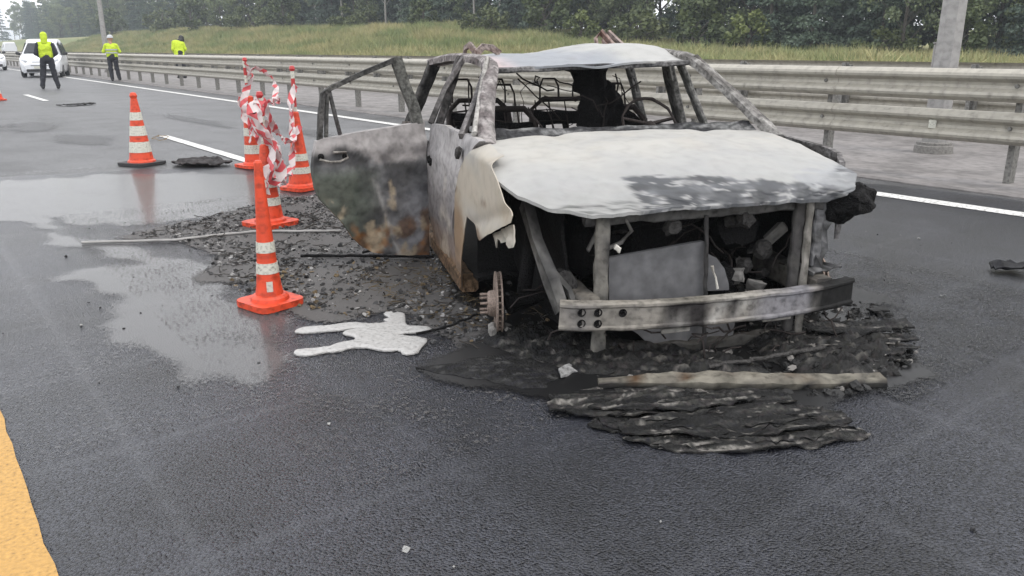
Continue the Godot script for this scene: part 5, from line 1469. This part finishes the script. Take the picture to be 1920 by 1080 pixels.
	for i in 60:
		var p := Vector2(1.84 + rng.randfn() * 0.10, -2.88 + rng.randfn() * 0.06)
		add.call(p, rng.randf_range(0.02, 0.055), 0, Color(0.30, 0.33, 0.34) * rng.randf_range(0.3, 1.3), 0.02)
	for k in 2:
		var o := multi("glass_grains", [shard, lump][k].mesh(), M.debris, gx[k], gc[k])
		o.set_meta("label", ["pale broken shards by the white foam pool", "heap of pale green glass grains at the brake disc"][k]); o.set_meta("category", "broken glass")

# ---------------------------------------------------------------- cones
func cone(at: Vector3, h: float, r0: float, r1: float, bands: Array, base_mat: Material, label: String, knee := 0.0, turn := 0.0, hb := 0.19) -> Node3D:
	var o := thing("traffic_cone", label, "traffic cone", at, turn, "orange traffic cones round the wreck")
	var b := MB.new()
	var ol := []
	for c in [Vector2(1, 1), Vector2(-1, 1), Vector2(-1, -1), Vector2(1, -1)]:
		for k in 4: ol.append(c * (hb - 0.04) + Vector2.from_angle(c.angle() + (k - 1.5) * PI / 6) * 0.05)
	b.plate(ol, 0.2, func(q: Vector2): return Vector3(q.x, 0.040, q.y), Vector3(0, -0.032, 0))
	put("base", b.mesh(), base_mat, o)
	var rad := func(y: float) -> float:
		var t := clampf((y - 0.05) / (h - 0.05), 0, 1)
		return lerpf(r0, r1, pow(t, 0.55)) if knee > 0.0 else lerpf(r0, r1, t)
	var pr := [Vector2(r0 + 0.020, 0.040), Vector2(r0 + 0.016, 0.056), Vector2(r0 + 0.002, 0.068)]
	for k in 17: pr.append(Vector2(rad.call(lerpf(0.07, h - 0.012, k / 16.0)), lerpf(0.07, h - 0.012, k / 16.0)))
	pr.append_array([Vector2(r1 * 0.7, h), Vector2(0, h)])
	b = MB.new()
	b.lathe(pr, 28)
	put("cone_body", b.mesh(), M.orange, o)
	for bd in bands:
		b = MB.new()
		var q := []
		q.append(Vector2(rad.call(bd[0]) + 0.0005, bd[0]))
		for k in 5: q.append(Vector2(rad.call(lerpf(bd[0], bd[1], k / 4.0)) + 0.003, lerpf(bd[0], bd[1], k / 4.0)))
		q.append(Vector2(rad.call(bd[1]) + 0.0005, bd[1]))
		b.lathe(q, 28)
		put("reflective_band", b.mesh(), M.band, o)
	return o

func cones():
	var c := cone(Vector3(2.27, 0.0, -10.13), 0.77, 0.135, 0.034, [[0.155, 0.275], [0.345, 0.455], [0.52, 0.61]], M.rubber, "orange cone with three wide white bands and a black base, standing alone on the left", 0.0, 0.5)
	var b := MB.new()
	b.lathe(V2([0.0, 0.835, 0.03, 0.825, 0.042, 0.795, 0.035, 0.765, 0.0, 0.755]), 16)
	put("cap", b.mesh(), M.orange, c)
	c = cone(Vector3(1.43, 0.004, -3.97), 0.765, 0.080, 0.020, [[0.185, 0.24], [0.295, 0.35]], M.orange, "nearest cone, slender orange top, two pale bands and a square sticker, before the debris", 0.5, 0.25, 0.125)
	b = MB.new()
	b.xf = Transform3D(Basis(Vector3.UP, -0.55), Vector3.ZERO)
	b.grid(4, 1, func(u, v): return Vector3(sin(lerpf(-0.22, 0.22, u)) * 0.072, lerpf(0.095, 0.15, v), cos(lerpf(-0.22, 0.22, u)) * 0.072), Vector3(0, 0, 0.001))
	put("sticker", b.mesh(), M.band, c)
	c = cone(Vector3(2.19, 0.004, -5.92), 0.62, 0.10, 0.03, [[0.165, 0.225], [0.30, 0.36]], M.orange, "orange cone right behind the nearest one, its top wound in torn tape", 0.0, 0.3, 0.155)
	c = cone(Vector3(3.04, 0.004, -7.33), 0.74, 0.115, 0.028, [[0.165, 0.225], [0.285, 0.35]], M.orange, "orange cone by the open car door carrying a striped rod", 0.0, 0.4, 0.145)
	c = cone(Vector3(3.24, 0.004, -9.12), 0.80, 0.10, 0.055, [[0.16, 0.26], [0.36, 0.45], [0.55, 0.64]], M.orange, "orange cone behind the taped one, striped body half hidden by tape", 0.0, 0.2, 0.16)
	cone(Vector3(2.36, 0.0, -25.7), 0.80, 0.15, 0.03, [[0.18, 0.32], [0.42, 0.54], [0.62, 0.7]], M.orange, "far orange cone cut by the left frame edge", 0.0, 0.2)
	# rods stuck in the cones
	for r in [[Vector3(3.04, 0.70, -7.33), 1.13, "striped rod with a red cap standing in the cone by the open door", 0.0], [Vector3(2.19, 0.60, -5.92), 0.98, "short striped rod in the taped cone, tape knotted round it", 0.02], [Vector3(3.24, 0.78, -9.12), 1.19, "tall thin rod wound with tape in the farthest taped cone", -0.02]]:
		var o := thing("striped_rod", r[2], "rod", r[0], 0.0, "striped rods stuck in cones")
		var n := 5
		for k in n:
			b = MB.new()
			var y0: float = (r[1] - r[0].y) * k / n
			var y1: float = (r[1] - r[0].y) * (k + 1) / n
			b.tube([Vector3(r[3] * y0, y0, 0), Vector3(r[3] * y1, y1, 0)], 0.018, 10)
			put("rod_section", b.mesh(), M.band if k % 2 == 0 else M.red_paint, o)
		b = MB.new()
		b.lathe(V2([0.0, 0.03, 0.02, 0.025, 0.028, 0.0, 0.02, -0.02]), 12, Vector3(0, r[1] - r[0].y, 0))
		put("rod_cap", b.mesh(), M.red_paint, o)

func ribbon(pts: Array, w: float, twist: float, ph := 0.0) -> ArrayMesh:
	var c := Curve3D.new()
	for i in pts.size():
		var t: Vector3 = (pts[mini(i + 1, pts.size() - 1)] - pts[maxi(i - 1, 0)]) * 0.22
		c.add_point(pts[i], -t, t)
	var L := c.get_baked_length()
	var n := int(L / 0.02) + 2
	var b := MB.new()
	var pv := []
	for i in n:
		var s := L * i / (n - 1)
		var p := c.sample_baked(s)
		var t := (c.sample_baked(minf(s + 0.01, L)) - c.sample_baked(maxf(s - 0.01, 0))).normalized()
		var side := t.cross(Vector3(0.3, 0.2, 1)).normalized()
		var a := ph + twist * s + 1.2 * n2.get_noise_2d(s * 1.5, ph * 9)
		side = side.rotated(t, a)
		var cup := t.cross(side) * w * 0.15
		pv.append([p - side * w * 0.5 + cup, p, p + side * w * 0.5 + cup, s])
	for i in n - 1:
		for k in 2:
			var u0: float = pv[i][3] / 0.16
			var u1: float = pv[i + 1][3] / 0.16
			var v0 := k * 0.25
			b.tri(pv[i][k], pv[i + 1][k], pv[i + 1][k + 1], 1, Vector2(u0, v0), Vector2(u1, v0), Vector2(u1, v0 + 0.25))
			b.tri(pv[i][k], pv[i + 1][k + 1], pv[i][k + 1], 1, Vector2(u0, v0), Vector2(u1, v0 + 0.25), Vector2(u0, v0 + 0.25))
	return b.mesh()

func tapes():
	var A := Vector3(2.19, 0, -5.92)   # taped cone
	var D := Vector3(3.24, 0, -9.12)   # farthest taped cone
	var C := Vector3(3.04, 0, -7.33)   # cone by the door
	var add := func(pts: Array, w: float, tw: float, label: String, ph: float):
		tag(put("barrier_tape", ribbon(pts, w, tw, ph), M.tape), label, "tape", "red and white barrier tape hung on the cones")
	add.call([C + Vector3(0.02, 0.98, 0.02), C + Vector3(-0.10, 0.80, 0.1), C + Vector3(-0.16, 0.62, 0.3), C + Vector3(-0.28, 0.52, 0.55), A + Vector3(0.32, 0.62, -0.45), A + Vector3(0.10, 0.78, -0.10), A + Vector3(0.02, 0.95, 0)], 0.06, 5.0, "upper sagging red and white tape between the two rods", 0.3)
	add.call([C + Vector3(0.0, 0.62, 0.06), C + Vector3(-0.10, 0.45, 0.1), C + Vector3(-0.16, 0.26, 0.2), C + Vector3(-0.34, 0.20, 0.5), A + Vector3(0.20, 0.30, -0.3), A + Vector3(0.12, 0.55, -0.05), A + Vector3(0.03, 0.80, 0.02)], 0.07, 6.0, "lower drooping tape between the taped cone and the cone by the door", 1.1)
	add.call([C + Vector3(-0.03, 0.86, 0.03), C + Vector3(-0.06, 0.70, 0.05), C + Vector3(-0.09, 0.55, 0.09), C + Vector3(-0.07, 0.38, 0.13)], 0.05, 7.0, "loose tape end hanging down the cone by the open door", 2.0)
	add.call([A + Vector3(-0.02, 0.92, 0.03), A + Vector3(-0.06, 0.78, 0.06), A + Vector3(0.03, 0.62, 0.09), A + Vector3(-0.03, 0.45, 0.13), A + Vector3(-0.08, 0.28, 0.17)], 0.08, 4.0, "wide tape end hanging down the front of the taped cone", 0.0)
	add.call([A + Vector3(0.0, 0.96, 0.0), A + Vector3(-0.1, 0.86, 0.05), A + Vector3(-0.05, 0.70, 0.09), A + Vector3(0.08, 0.58, 0.08), A + Vector3(0.07, 0.42, 0.12), A + Vector3(-0.02, 0.36, 0.15), A + Vector3(-0.06, 0.48, 0.13)], 0.09, 3.0, "looped tape crumpled round the taped cone", 0.9)
	add.call([D + Vector3(-0.02, 1.16, 0.02), D + Vector3(0.05, 1.02, 0.05), D + Vector3(-0.03, 0.88, 0.06), D + Vector3(-0.10, 0.70, 0.12), D + Vector3(-0.04, 0.5, 0.15), D + Vector3(-0.08, 0.3, 0.18)], 0.08, 4.0, "tape hanging from the tall rod of the farthest taped cone", 1.7)
	add.call([D + Vector3(0.0, 1.0, 0.0), D + Vector3(0.14, 1.10, -0.1), D + Vector3(0.24, 0.96, 0.2), D + Vector3(0.12, 0.78, 0.5), D + Vector3(-0.05, 0.80, 1.0), A + Vector3(0.12, 0.86, -0.5), A + Vector3(0.0, 0.93, 0.0)], 0.07, 4.5, "tape running from the tall rod forward to the taped cone", 0.5)
	add.call([D + Vector3(-0.12, 0.80, 0.06), D + Vector3(-0.13, 0.62, 0.12), D + Vector3(-0.05, 0.5, 0.16), D + Vector3(0.03, 0.34, 0.17), D + Vector3(0.10, 0.2, 0.2)], 0.10, 3.0, "broad tape wound over the body of the farthest taped cone", 2.6)

# ---------------------------------------------------------------- people
func hand(b: MB, wrist: Vector3, dirn: Vector3, palm_n: Vector3, s := 1.0):
	var f := dirn.normalized()
	var n := (palm_n - f * palm_n.dot(f)).normalized()
	var w := f.cross(n)
	var bones := [[wrist, wrist + f * 0.05 * s, 0.026 * s, 0.030 * s], [wrist + f * 0.05 * s + w * 0.02 * s, wrist + f * 0.085 * s + w * 0.028 * s, 0.02 * s, 0.016 * s], [wrist + f * 0.05 * s - w * 0.02 * s, wrist + f * 0.085 * s - w * 0.028 * s, 0.02 * s, 0.016 * s]]
	for k in 4:
		var o: float = [-0.033, -0.011, 0.011, 0.032][k]
		var l: float = [0.055, 0.07, 0.075, 0.068][k] * s
		var a := wrist + f * 0.085 * s + w * o * s
		var m := a + f * l * 0.55 + n * l * 0.15
		bones.append([a, m, 0.010 * s, 0.009 * s]); bones.append([m, m + f * l * 0.4 + n * l * 0.35, 0.009 * s, 0.007 * s])
	var th := wrist + f * 0.03 * s + w * 0.03 * s
	bones.append([th, th + (f * 0.5 + w * 0.7 + n * 0.3).normalized() * 0.04 * s, 0.012 * s, 0.010 * s])
	bones.append([th + (f * 0.5 + w * 0.7 + n * 0.3).normalized() * 0.04 * s, th + (f * 0.9 + w * 0.7 + n * 0.5).normalized() * 0.07 * s, 0.010 * s, 0.008 * s])
	b.net(bones, 0.007, 0.010)

# j: joints in metres about the feet, facing -z
func person(label: String, at: Vector3, turn: float, j: Dictionary, jacket: Material, sleeves: Material, hat: Material, hood: bool, bands: bool, vest_low: float):
	var o := thing("person", label, "person", at, turn)
	var b := MB.new()
	var body := [[j.pelvis, j.chest, 0.115, 0.105], [j.chest, j.neck, 0.10, 0.06], [j.neck, j.head, 0.055, 0.07], [j.head + Vector3(0, 0.02, 0.01), j.head + Vector3(0, -0.02, -0.02), 0.095, 0.085]]
	for s in ["l", "r"]:
		body.append([j["sh_" + s], j["el_" + s], 0.055, 0.042]); body.append([j["el_" + s], j["ha_" + s], 0.042, 0.03])
		body.append([j["hip_" + s], j["kn_" + s], 0.085, 0.06]); body.append([j["kn_" + s], j["an_" + s], 0.058, 0.042])
		body.append([j["an_" + s], j["an_" + s] + Vector3(0, -0.04, -0.14), 0.045, 0.035])
	b.net(body, 0.022, 0.05)
	# face and ears on a finer grid
	var h: Vector3 = j.head
	b.net([[h + Vector3(0, -0.015, -0.095), h + Vector3(0, -0.035, -0.112), 0.010, 0.014], [h + Vector3(-0.03, -0.07, -0.085), h + Vector3(0.03, -0.07, -0.085), 0.009, 0.009], [h + Vector3(-0.035, 0.0, -0.09), h + Vector3(-0.03, 0.0, -0.09), 0.011, 0.011], [h + Vector3(0.035, 0.0, -0.09), h + Vector3(0.03, 0.0, -0.09), 0.011, 0.011]], 0.006, 0.01)
	for s in [-1, 1]: b.net([[h + Vector3(s * 0.092, 0.015, 0.01), h + Vector3(s * 0.092, -0.025, 0.0), 0.016, 0.012]], 0.006, 0.01)
	for s in ["l", "r"]:
		var f: Vector3 = j["ha_" + s] - j["el_" + s]
		hand(b, j["ha_" + s], f, Vector3(-1 if s == "r" else 1, -0.3, -0.4))
	put("body", b.mesh(), M.skin, o)
	b = MB.new()
	b.df = func(p: Vector3): return p + Vector3(n2.get_noise_3dv(p * 1.2), n2.get_noise_3dv(p * 1.2 + Vector3(9, 0, 0)), n2.get_noise_3dv(p * 1.2 + Vector3(0, 9, 0))) * 0.02
	var leg := [[j.pelvis + Vector3(0, 0.06, 0), j.pelvis, 0.15, 0.16]]
	for s in ["l", "r"]:
		leg.append([j["hip_" + s], j["kn_" + s], 0.108, 0.085]); leg.append([j["kn_" + s], j["an_" + s] + Vector3(0, 0.03, 0), 0.085, 0.078])
	b.net(leg, 0.022, 0.05)
	put("trousers", b.mesh(), M.dark_cloth, o)
	for s in ["l", "r"]:
		b = MB.new()
		var a: Vector3 = j["an_" + s]
		b.net([[a + Vector3(0, 0.05, 0), a + Vector3(0, -0.03, 0.02), 0.06, 0.055], [a + Vector3(0, -0.04, 0.02), a + Vector3(0, -0.045, -0.15), 0.05, 0.045]], 0.016, 0.03)
		put("boot", b.mesh(), M.black, o)
	b = MB.new()
	for s in ["l", "r"]:
		b.net([[j["sh_" + s], j["el_" + s], 0.078, 0.062], [j["el_" + s], j["ha_" + s].lerp(j["el_" + s], 0.1 if sleeves != M.skin else 0.9), 0.062, 0.048]], 0.02, 0.04)
	put("sleeve", b.mesh(), sleeves if sleeves != M.skin else jacket, o)
	b = MB.new()
	b.df = func(p: Vector3): return p + Vector3(n2.get_noise_3dv(p * 1.3), 0, n2.get_noise_3dv(p * 1.3 + Vector3(9, 0, 0))) * 0.025
	var mid: Vector3 = j.chest.lerp(j.pelvis, vest_low)
	b.net([[j.chest, mid, 0.17, 0.155], [j.chest + Vector3(0.09, 0.0, 0), mid + Vector3(0.08, 0, 0), 0.14, 0.13], [j.chest + Vector3(-0.09, 0.0, 0), mid + Vector3(-0.08, 0, 0), 0.14, 0.13], [j.sh_l.lerp(j.sh_r, 0.12) + Vector3(0, 0.01, 0), j.sh_r.lerp(j.sh_l, 0.12) + Vector3(0, 0.01, 0), 0.085, 0.085]], 0.02, 0.05, Vector3(1, 1, 0.85))
	put("vest", b.mesh(), jacket, o)
	if bands:
		for y in [0.18, 0.52]:
			b = MB.new()
			var c: Vector3 = j.chest.lerp(mid, y)
			var q := []
			for i in 25:
				var a := TAU * i / 24
				q.append(c + Vector3(cos(a) * (0.245 - 0.015 * y), 0, sin(a) * 0.165))
			b.sweep(q, V2([-0.006, -0.026, 0.006, -0.026, 0.006, 0.026, -0.006, 0.026]))
			put("reflective_band", b.mesh(), M.stripe, o)
	b = MB.new()
	if hood:
		b.net([[h + Vector3(0, 0.035, 0.03), h + Vector3(0, -0.06, 0.04), 0.108, 0.095], [h + Vector3(0, -0.06, 0.04), j.neck + Vector3(0, -0.03, 0.03), 0.10, 0.10]], 0.016, 0.05)
		put("hood", b.mesh(), hat, o)
	else:
		b.lathe(V2([0.16, -0.005, 0.125, 0.0, 0.118, 0.03, 0.10, 0.08, 0.06, 0.115, 0.0, 0.128]), 20, h + Vector3(0, 0.045, 0.0))
		put("helmet", b.mesh(), hat, o)

func people():
	var j := {"pelvis": Vector3(0, 1.0, 0), "chest": Vector3(0, 1.36, 0.0), "neck": Vector3(0, 1.57, 0.0), "head": Vector3(0.01, 1.74, -0.02), "sh_l": Vector3(-0.20, 1.47, 0.0), "sh_r": Vector3(0.20, 1.47, 0.0), "el_l": Vector3(-0.30, 1.18, 0.02), "el_r": Vector3(0.30, 1.18, 0.02), "ha_l": Vector3(-0.15, 1.04, -0.16), "ha_r": Vector3(0.15, 1.04, -0.16), "hip_l": Vector3(-0.11, 0.95, 0), "hip_r": Vector3(0.11, 0.95, 0), "kn_l": Vector3(-0.17, 0.52, -0.03), "kn_r": Vector3(0.16, 0.52, -0.03), "an_l": Vector3(-0.24, 0.10, 0.02), "an_r": Vector3(0.22, 0.10, 0.02)}
	person("person in dark clothes and yellow vest and hood, standing before the white car", Vector3(4.62, 0, -32.2), -0.15, j, M.hivis, M.dark_cloth, M.hivis, true, false, 0.72)
	var k := j.duplicate()
	k.el_l = Vector3(-0.31, 1.22, -0.04); k.el_r = Vector3(0.31, 1.22, -0.04); k.ha_l = Vector3(-0.16, 1.22, -0.24); k.ha_r = Vector3(0.16, 1.22, -0.24)
	k.kn_l = Vector3(-0.12, 0.52, -0.03); k.kn_r = Vector3(0.12, 0.52, 0.0); k.an_l = Vector3(-0.11, 0.10, 0.0); k.an_r = Vector3(0.17, 0.10, 0.04)
	person("person with pale helmet and yellow vest with grey bands, standing at the guardrail", Vector3(8.02, 0, -38.6), -0.2, k, M.hivis, M.skin, M.helmet, false, true, 1.0)
	var m := j.duplicate()
	m.el_l = Vector3(-0.26, 1.20, -0.02); m.el_r = Vector3(0.26, 1.20, -0.02)
	m.kn_l = Vector3(-0.11, 0.52, -0.02); m.kn_r = Vector3(0.11, 0.52, -0.02); m.an_l = Vector3(-0.12, 0.10, 0.0); m.an_r = Vector3(0.12, 0.10, 0.0)
	m.pelvis = Vector3(-0.04, 0.98, 0.05); m.chest = Vector3(-0.02, 1.38, -0.05); m.neck = Vector3(0.08, 1.56, -0.12); m.head = Vector3(0.20, 1.62, -0.2); m.sh_l = Vector3(-0.19, 1.47, -0.05); m.sh_r = Vector3(0.20, 1.43, -0.08)
	person("stooping person in yellow jacket and dark hat behind the guardrail, only upper body showing", Vector3(10.2, 0.12, -36.4), 0.1, m, M.hivis, M.hivis, M.black, true, false, 1.0)

# ---------------------------------------------------------------- other vehicles
func vans():
	var o := thing("white_car", "white high-roofed car facing the camera behind the person in dark clothes", "car", Vector3(6.72, 0, -47.6), deg_to_rad(-14.0))
	# front towards +z; stations along z with [z, half width at sill, belt, roof, hood/roof height]
	var st := [[2.05, 0.62, 0.66, 0.50, 0.62, 0.30], [1.95, 0.80, 0.84, 0.62, 0.80, 0.22], [1.6, 0.87, 0.90, 0.74, 0.93, 0.2], [1.05, 0.89, 0.91, 0.72, 1.06, 0.2], [0.85, 0.89, 0.91, 0.70, 1.12, 0.2], [0.25, 0.89, 0.91, 0.66, 1.62, 0.2], [-0.3, 0.89, 0.91, 0.68, 1.80, 0.2], [-1.2, 0.89, 0.91, 0.68, 1.82, 0.2], [-2.0, 0.88, 0.89, 0.66, 1.78, 0.25], [-2.15, 0.82, 0.84, 0.60, 1.66, 0.32]]
	var sect := func(s: Array) -> Array:
		var top: float = s[4]
		var belt := minf(1.0, top - 0.06)
		return [Vector3(-s[1] + 0.08, s[5], s[0]), Vector3(-s[1], s[5] + 0.08, s[0]), Vector3(-s[2], 0.62 if top > 0.75 else 0.5, s[0]), Vector3(-s[2] + 0.02, belt, s[0]), Vector3(-s[3], top - 0.035, s[0]), Vector3(-s[3] + 0.10, top, s[0]), Vector3(s[3] - 0.10, top, s[0]), Vector3(s[3], top - 0.035, s[0]), Vector3(s[2] - 0.02, belt, s[0]), Vector3(s[2], 0.62 if top > 0.75 else 0.5, s[0]), Vector3(s[1], s[5] + 0.08, s[0]), Vector3(s[1] - 0.08, s[5], s[0])]
	var b := MB.new()
	var rings := []
	for s in st: rings.append(sect.call(s))
	for i in rings.size() - 1:
		for k in 12:
			var k2 := (k + 1) % 12
			b.quad(rings[i][k], rings[i][k2], rings[i + 1][k2], rings[i + 1][k], 1 if i > 5 else -1)
	b.out_poly(rings[0], Vector3.ZERO); b.out_poly(rings[-1], Vector3.ZERO)
	put("body", b.mesh(), M.white_paint, o)
	car_pane(o, "windscreen", [Vector3(-0.76, 1.12, 0.87), Vector3(0.76, 1.12, 0.87), Vector3(0.58, 1.60, 0.29), Vector3(-0.58, 1.60, 0.29)], Vector3(0, 0.012, 0.015), M.glass)
	for s in [-1.0, 1.0]:
		for w in [[0.55, -0.25, 0.30], [-0.33, -1.15, -0.33], [-1.25, -1.95, -1.25]]:
			car_pane(o, "side_window", [Vector3(s * 0.895, 1.05, w[0]), Vector3(s * 0.895, 1.05, w[1]), Vector3(s * 0.70, 1.66, w[1]), Vector3(s * 0.70, 1.62, w[2] - 0.1)], Vector3(s * 0.012, 0.004, 0), M.glass)
		b = MB.new()
		b.net([[Vector3(s * 0.60, 0.76, 1.93), Vector3(s * 0.74, 0.82, 1.80), 0.075, 0.06]], 0.02, 0.03)
		put("headlight", b.mesh(), M.lamp_glass, o)
		b = MB.new()
		b.net([[Vector3(s * 0.98, 1.10, 0.62), Vector3(s * 1.06, 1.13, 0.62), 0.07, 0.08]], 0.025, 0.03)
		put("mirror", b.mesh(), M.black, o)
		b = MB.new()
		b.lathe(V2([0.0, 0.03, 0.05, 0.03, 0.07, 0.0]), 14, Vector3(s * 0.62, 0.42, 1.97), true, Basis(Vector3(1, 0, 0), PI / 2))
		put("fog_light", b.mesh(), M.black, o)
		for z in [1.25, -1.45]:
			var wh := Node3D.new()
			wh.name = "wheel"
			wh.position = Vector3(s * 0.82, 0.31, z)
			o.add_child(wh, true)
			b = MB.new()
			b.lathe(V2([0.2, -0.1, 0.28, -0.1, 0.31, -0.06, 0.31, 0.06, 0.28, 0.1, 0.2, 0.1]), 24, Vector3.ZERO, true, Basis(Vector3(0, 0, 1), PI / 2))
			put("tyre", b.mesh(), M.rubber, wh)
			b = MB.new()
			b.lathe(V2([0.0, -0.08, 0.2, -0.09, 0.2, 0.09, 0.0, 0.08]), 20, Vector3.ZERO, false, Basis(Vector3(0, 0, 1), PI / 2))
			put("rim", b.mesh(), M.stripe, wh)
	b = MB.new()
	for k in 4: b.box(Vector3(0, 0.56 + k * 0.055, 2.03 - k * 0.02), Vector3(0.8 - k * 0.05, 0.03, 0.06), 0.008)
	put("grille", b.mesh(), M.black, o)
	b = MB.new()
	b.box(Vector3(0, 0.34, 2.03), Vector3(1.2, 0.12, 0.08), 0.02)
	put("air_intake", b.mesh(), M.black, o)
	b = MB.new()
	b.box(Vector3(0, 0.48, 2.075), Vector3(0.52, 0.11, 0.012), 0.003)
	put("number_plate", b.mesh(), M.band, o)
	for s in [-1.0, 1.0]:
		b = MB.new()
		b.tube([Vector3(s * 0.1, 1.135, 0.88), Vector3(s * 0.1 - 0.45, 1.155, 0.87)], 0.008, 5)
		put("wiper", b.mesh(), M.black, o)
	dup(o, "white_car", Vector3(5.73, 0, -65.0), deg_to_rad(4.0), "white car at the left frame edge, only its right corner in the picture")
	dup(o, "white_car", Vector3(16.6, 0.6, -150.0), deg_to_rad(180.0), "small white vehicle far off above the guardrail at the left frame edge")

func painted_line(called: String, x0: float, x1: float, z0: float, z1: float, m: Material, sd: float):
	var s := MB.new()
	var L := []
	var R := []
	var n := int(absf(z1 - z0) / 0.12)
	n = clampi(n, 4, 900)
	for i in n + 1:
		var z := lerpf(z0, z1, float(i) / n)
		var j := 0.012 if absf(z) < 25 else 0.0
		L.append(Vector3(x0 + n2.get_noise_2d(z * 4, sd) * j, 0.009, z)); R.append(Vector3(x1 + n2.get_noise_2d(z * 4, sd + 9) * j, 0.009, z))
	for i in n: s.quad(L[i], R[i], R[i + 1], L[i + 1], 1)
	return struct(called, s.mesh(), m)

func charred_heap(called: String, ol: Array, h: float, label: String, cat: String, sd: float, c0: Color, c1: Color, c2: Color, stretch: float):
	var dirn := Vector2(0.86, 0.51)
	var o2 := ragged(ol, 0.06, 0.05, sd)
	var pv := PackedVector2Array(o2)
	var m := MB.new()
	m.cf = func(p: Vector3):
		var q := Vector2(p.x, p.z)
		var al := q.dot(dirn)
		var ac := q.dot(dirn.orthogonal())
		var k := n3.get_noise_3d(al * 0.35 * stretch, ac * 1.6, sd)
		var c := c0.lerp(c1, ss(-0.2, 0.35, k))
		return c.lerp(c2, ss(0.30, 0.42, n3.get_noise_3d(al * 0.5, ac * 2.0, sd + 30)))
	m.plate(o2, 0.025, func(q: Vector2):
		var al := q.dot(dirn)
		var ac := q.dot(dirn.orthogonal())
		var e := 9.0
		for i in pv.size():
			e = minf(e, q.distance_to(Geometry2D.get_closest_point_to_segment(q, pv[i], pv[(i + 1) % pv.size()])))
		var y := h * ss(0.0, 0.10, e) * (0.5 + 0.6 * n2.get_noise_3d(al * 0.25 * stretch, ac * 1.3, sd) + 0.75 * n3.get_noise_3d(al * 0.3 * stretch, ac * 1.8, sd))
		y += minf(h, 0.012) * ss(0.0, 0.03, e) + n3.get_noise_3d(al * 1.5, ac * 3.0, sd + 9) * h * 0.18
		return Vector3(q.x, 0.006 + minf(h, 0.012) + maxf(y, 0.0), q.y), Vector3(0, -0.02, 0))
	tag(put(called, m.mesh(), M.char), label, cat)

func thin_rod(called: String, pts: Array, r: float, m: Material, label: String, cat: String):
	var s := MB.new()
	var pp := []
	for i in pts.size() - 1:
		for k in 6: pp.append(pts[i].lerp(pts[i + 1], k / 6.0) + Vector3(0, 0, n2.get_noise_2d(i * 7 + k, pts[0].x * 9) * 0.03))
	pp.append(pts[-1])
	s.tube(pp, r, 6)
	tag(put(called, s.mesh(), m), label, cat)

func flat_piece(called: String, ol: Array, h: float, c: Color, label: String, cat: String):
	var s := MB.new()
	s.cf = func(p): return c.lerp(c * 2.0, ss(0.0, 0.4, n2.get_noise_3dv(p * 1.4)))
	s.plate(ragged(ol, 0.05, 0.05), 0.06, func(q: Vector2): return Vector3(q.x, 0.012 + h * (0.6 + 0.6 * n2.get_noise_2d(q.x * 2, q.y * 2)), q.y), Vector3(0, -0.01, 0))
	tag(put(called, s.mesh(), M.char), label, cat)

func car_pane(o: Node3D, called: String, q: Array, off: Vector3, m: Material):
	var p := MB.new()
	var e := []
	for v in q: e.append(v + off)
	p.quad(e[0], e[1], e[2], e[3]); p.quad(q[3], q[2], q[1], q[0])
	for i in 4: p.quad(q[i], q[(i + 1) % 4], e[(i + 1) % 4], e[i])
	put(called, p.mesh(), m, o)

# thin ragged sheets lying over one another: [along from, along to, across from, across to, height]
func layered_sheets(called: String, c: Vector2, label: String, ls: Array, sd: int):
	var o := thing(called, label, "debris", Vector3(c.x, 0.006, c.y), 0.0)
	var ax := Vector2(0.86, 0.51)
	var bx := Vector2(-0.51, 0.86)
	for k in ls.size():
		var l: Array = ls[k]
		var ol := []
		var n := 16
		for i in n + 1:
			var u := float(i) / n
			ol.append(Vector2(lerpf(l[0], l[1], u), l[2] - 0.03 * sin(u * PI) + 0.025 * n2.get_noise_2d(u * 2.0, sd * 7 + k)) + Vector2(0, 0.05 * (1.0 - sin(u * PI))))
		for i in n + 1:
			var u := 1.0 - float(i) / n
			ol.append(Vector2(lerpf(l[0], l[1], u) + 0.03 * n2.get_noise_2d(u * 3.0, k), l[3] + 0.02 * sin(u * PI) + 0.03 * n2.get_noise_2d(u * 2.0, sd * 9 + k)) - Vector2(0, 0.05 * (1.0 - sin(u * PI))))
		var b := MB.new()
		b.cf = func(p: Vector3):
			var q := Vector2(p.x, p.z)
			var v := n3.get_noise_3d(q.dot(ax) * 0.18, q.dot(bx) * 2.2, sd + k)
			var g := Color(0.014, 0.014, 0.015).lerp(Color(0.055, 0.053, 0.050), ss(-0.15, 0.35, v))
			return g.lerp(Color(0.22, 0.21, 0.195), ss(0.36, 0.44, v + 0.25 * n3.get_noise_3d(q.dot(ax), q.dot(bx) * 1.5, sd + k + 30)))
		b.plate(ol, 0.022, func(q: Vector2):
			var w := ax * q.x + bx * q.y
			var y: float = l[4] + 0.016 * n2.get_noise_3d(q.x * 0.5, q.y * 2.2, sd + k) + 0.016 * n3.get_noise_3d(q.x * 0.25, q.y * 2.0, sd + k)
			y += 0.012 * ss(0.6, 1.0, absf(2.0 * (q.y - l[2]) / (l[3] - l[2]) - 1.0)) * n2.get_noise_2d(q.x * 1.5, k * 5.0)
			return Vector3(w.x, maxf(y, 0.006), w.y), Vector3(0, -0.006, 0))
		put("layer", b.mesh(), M.char, o)
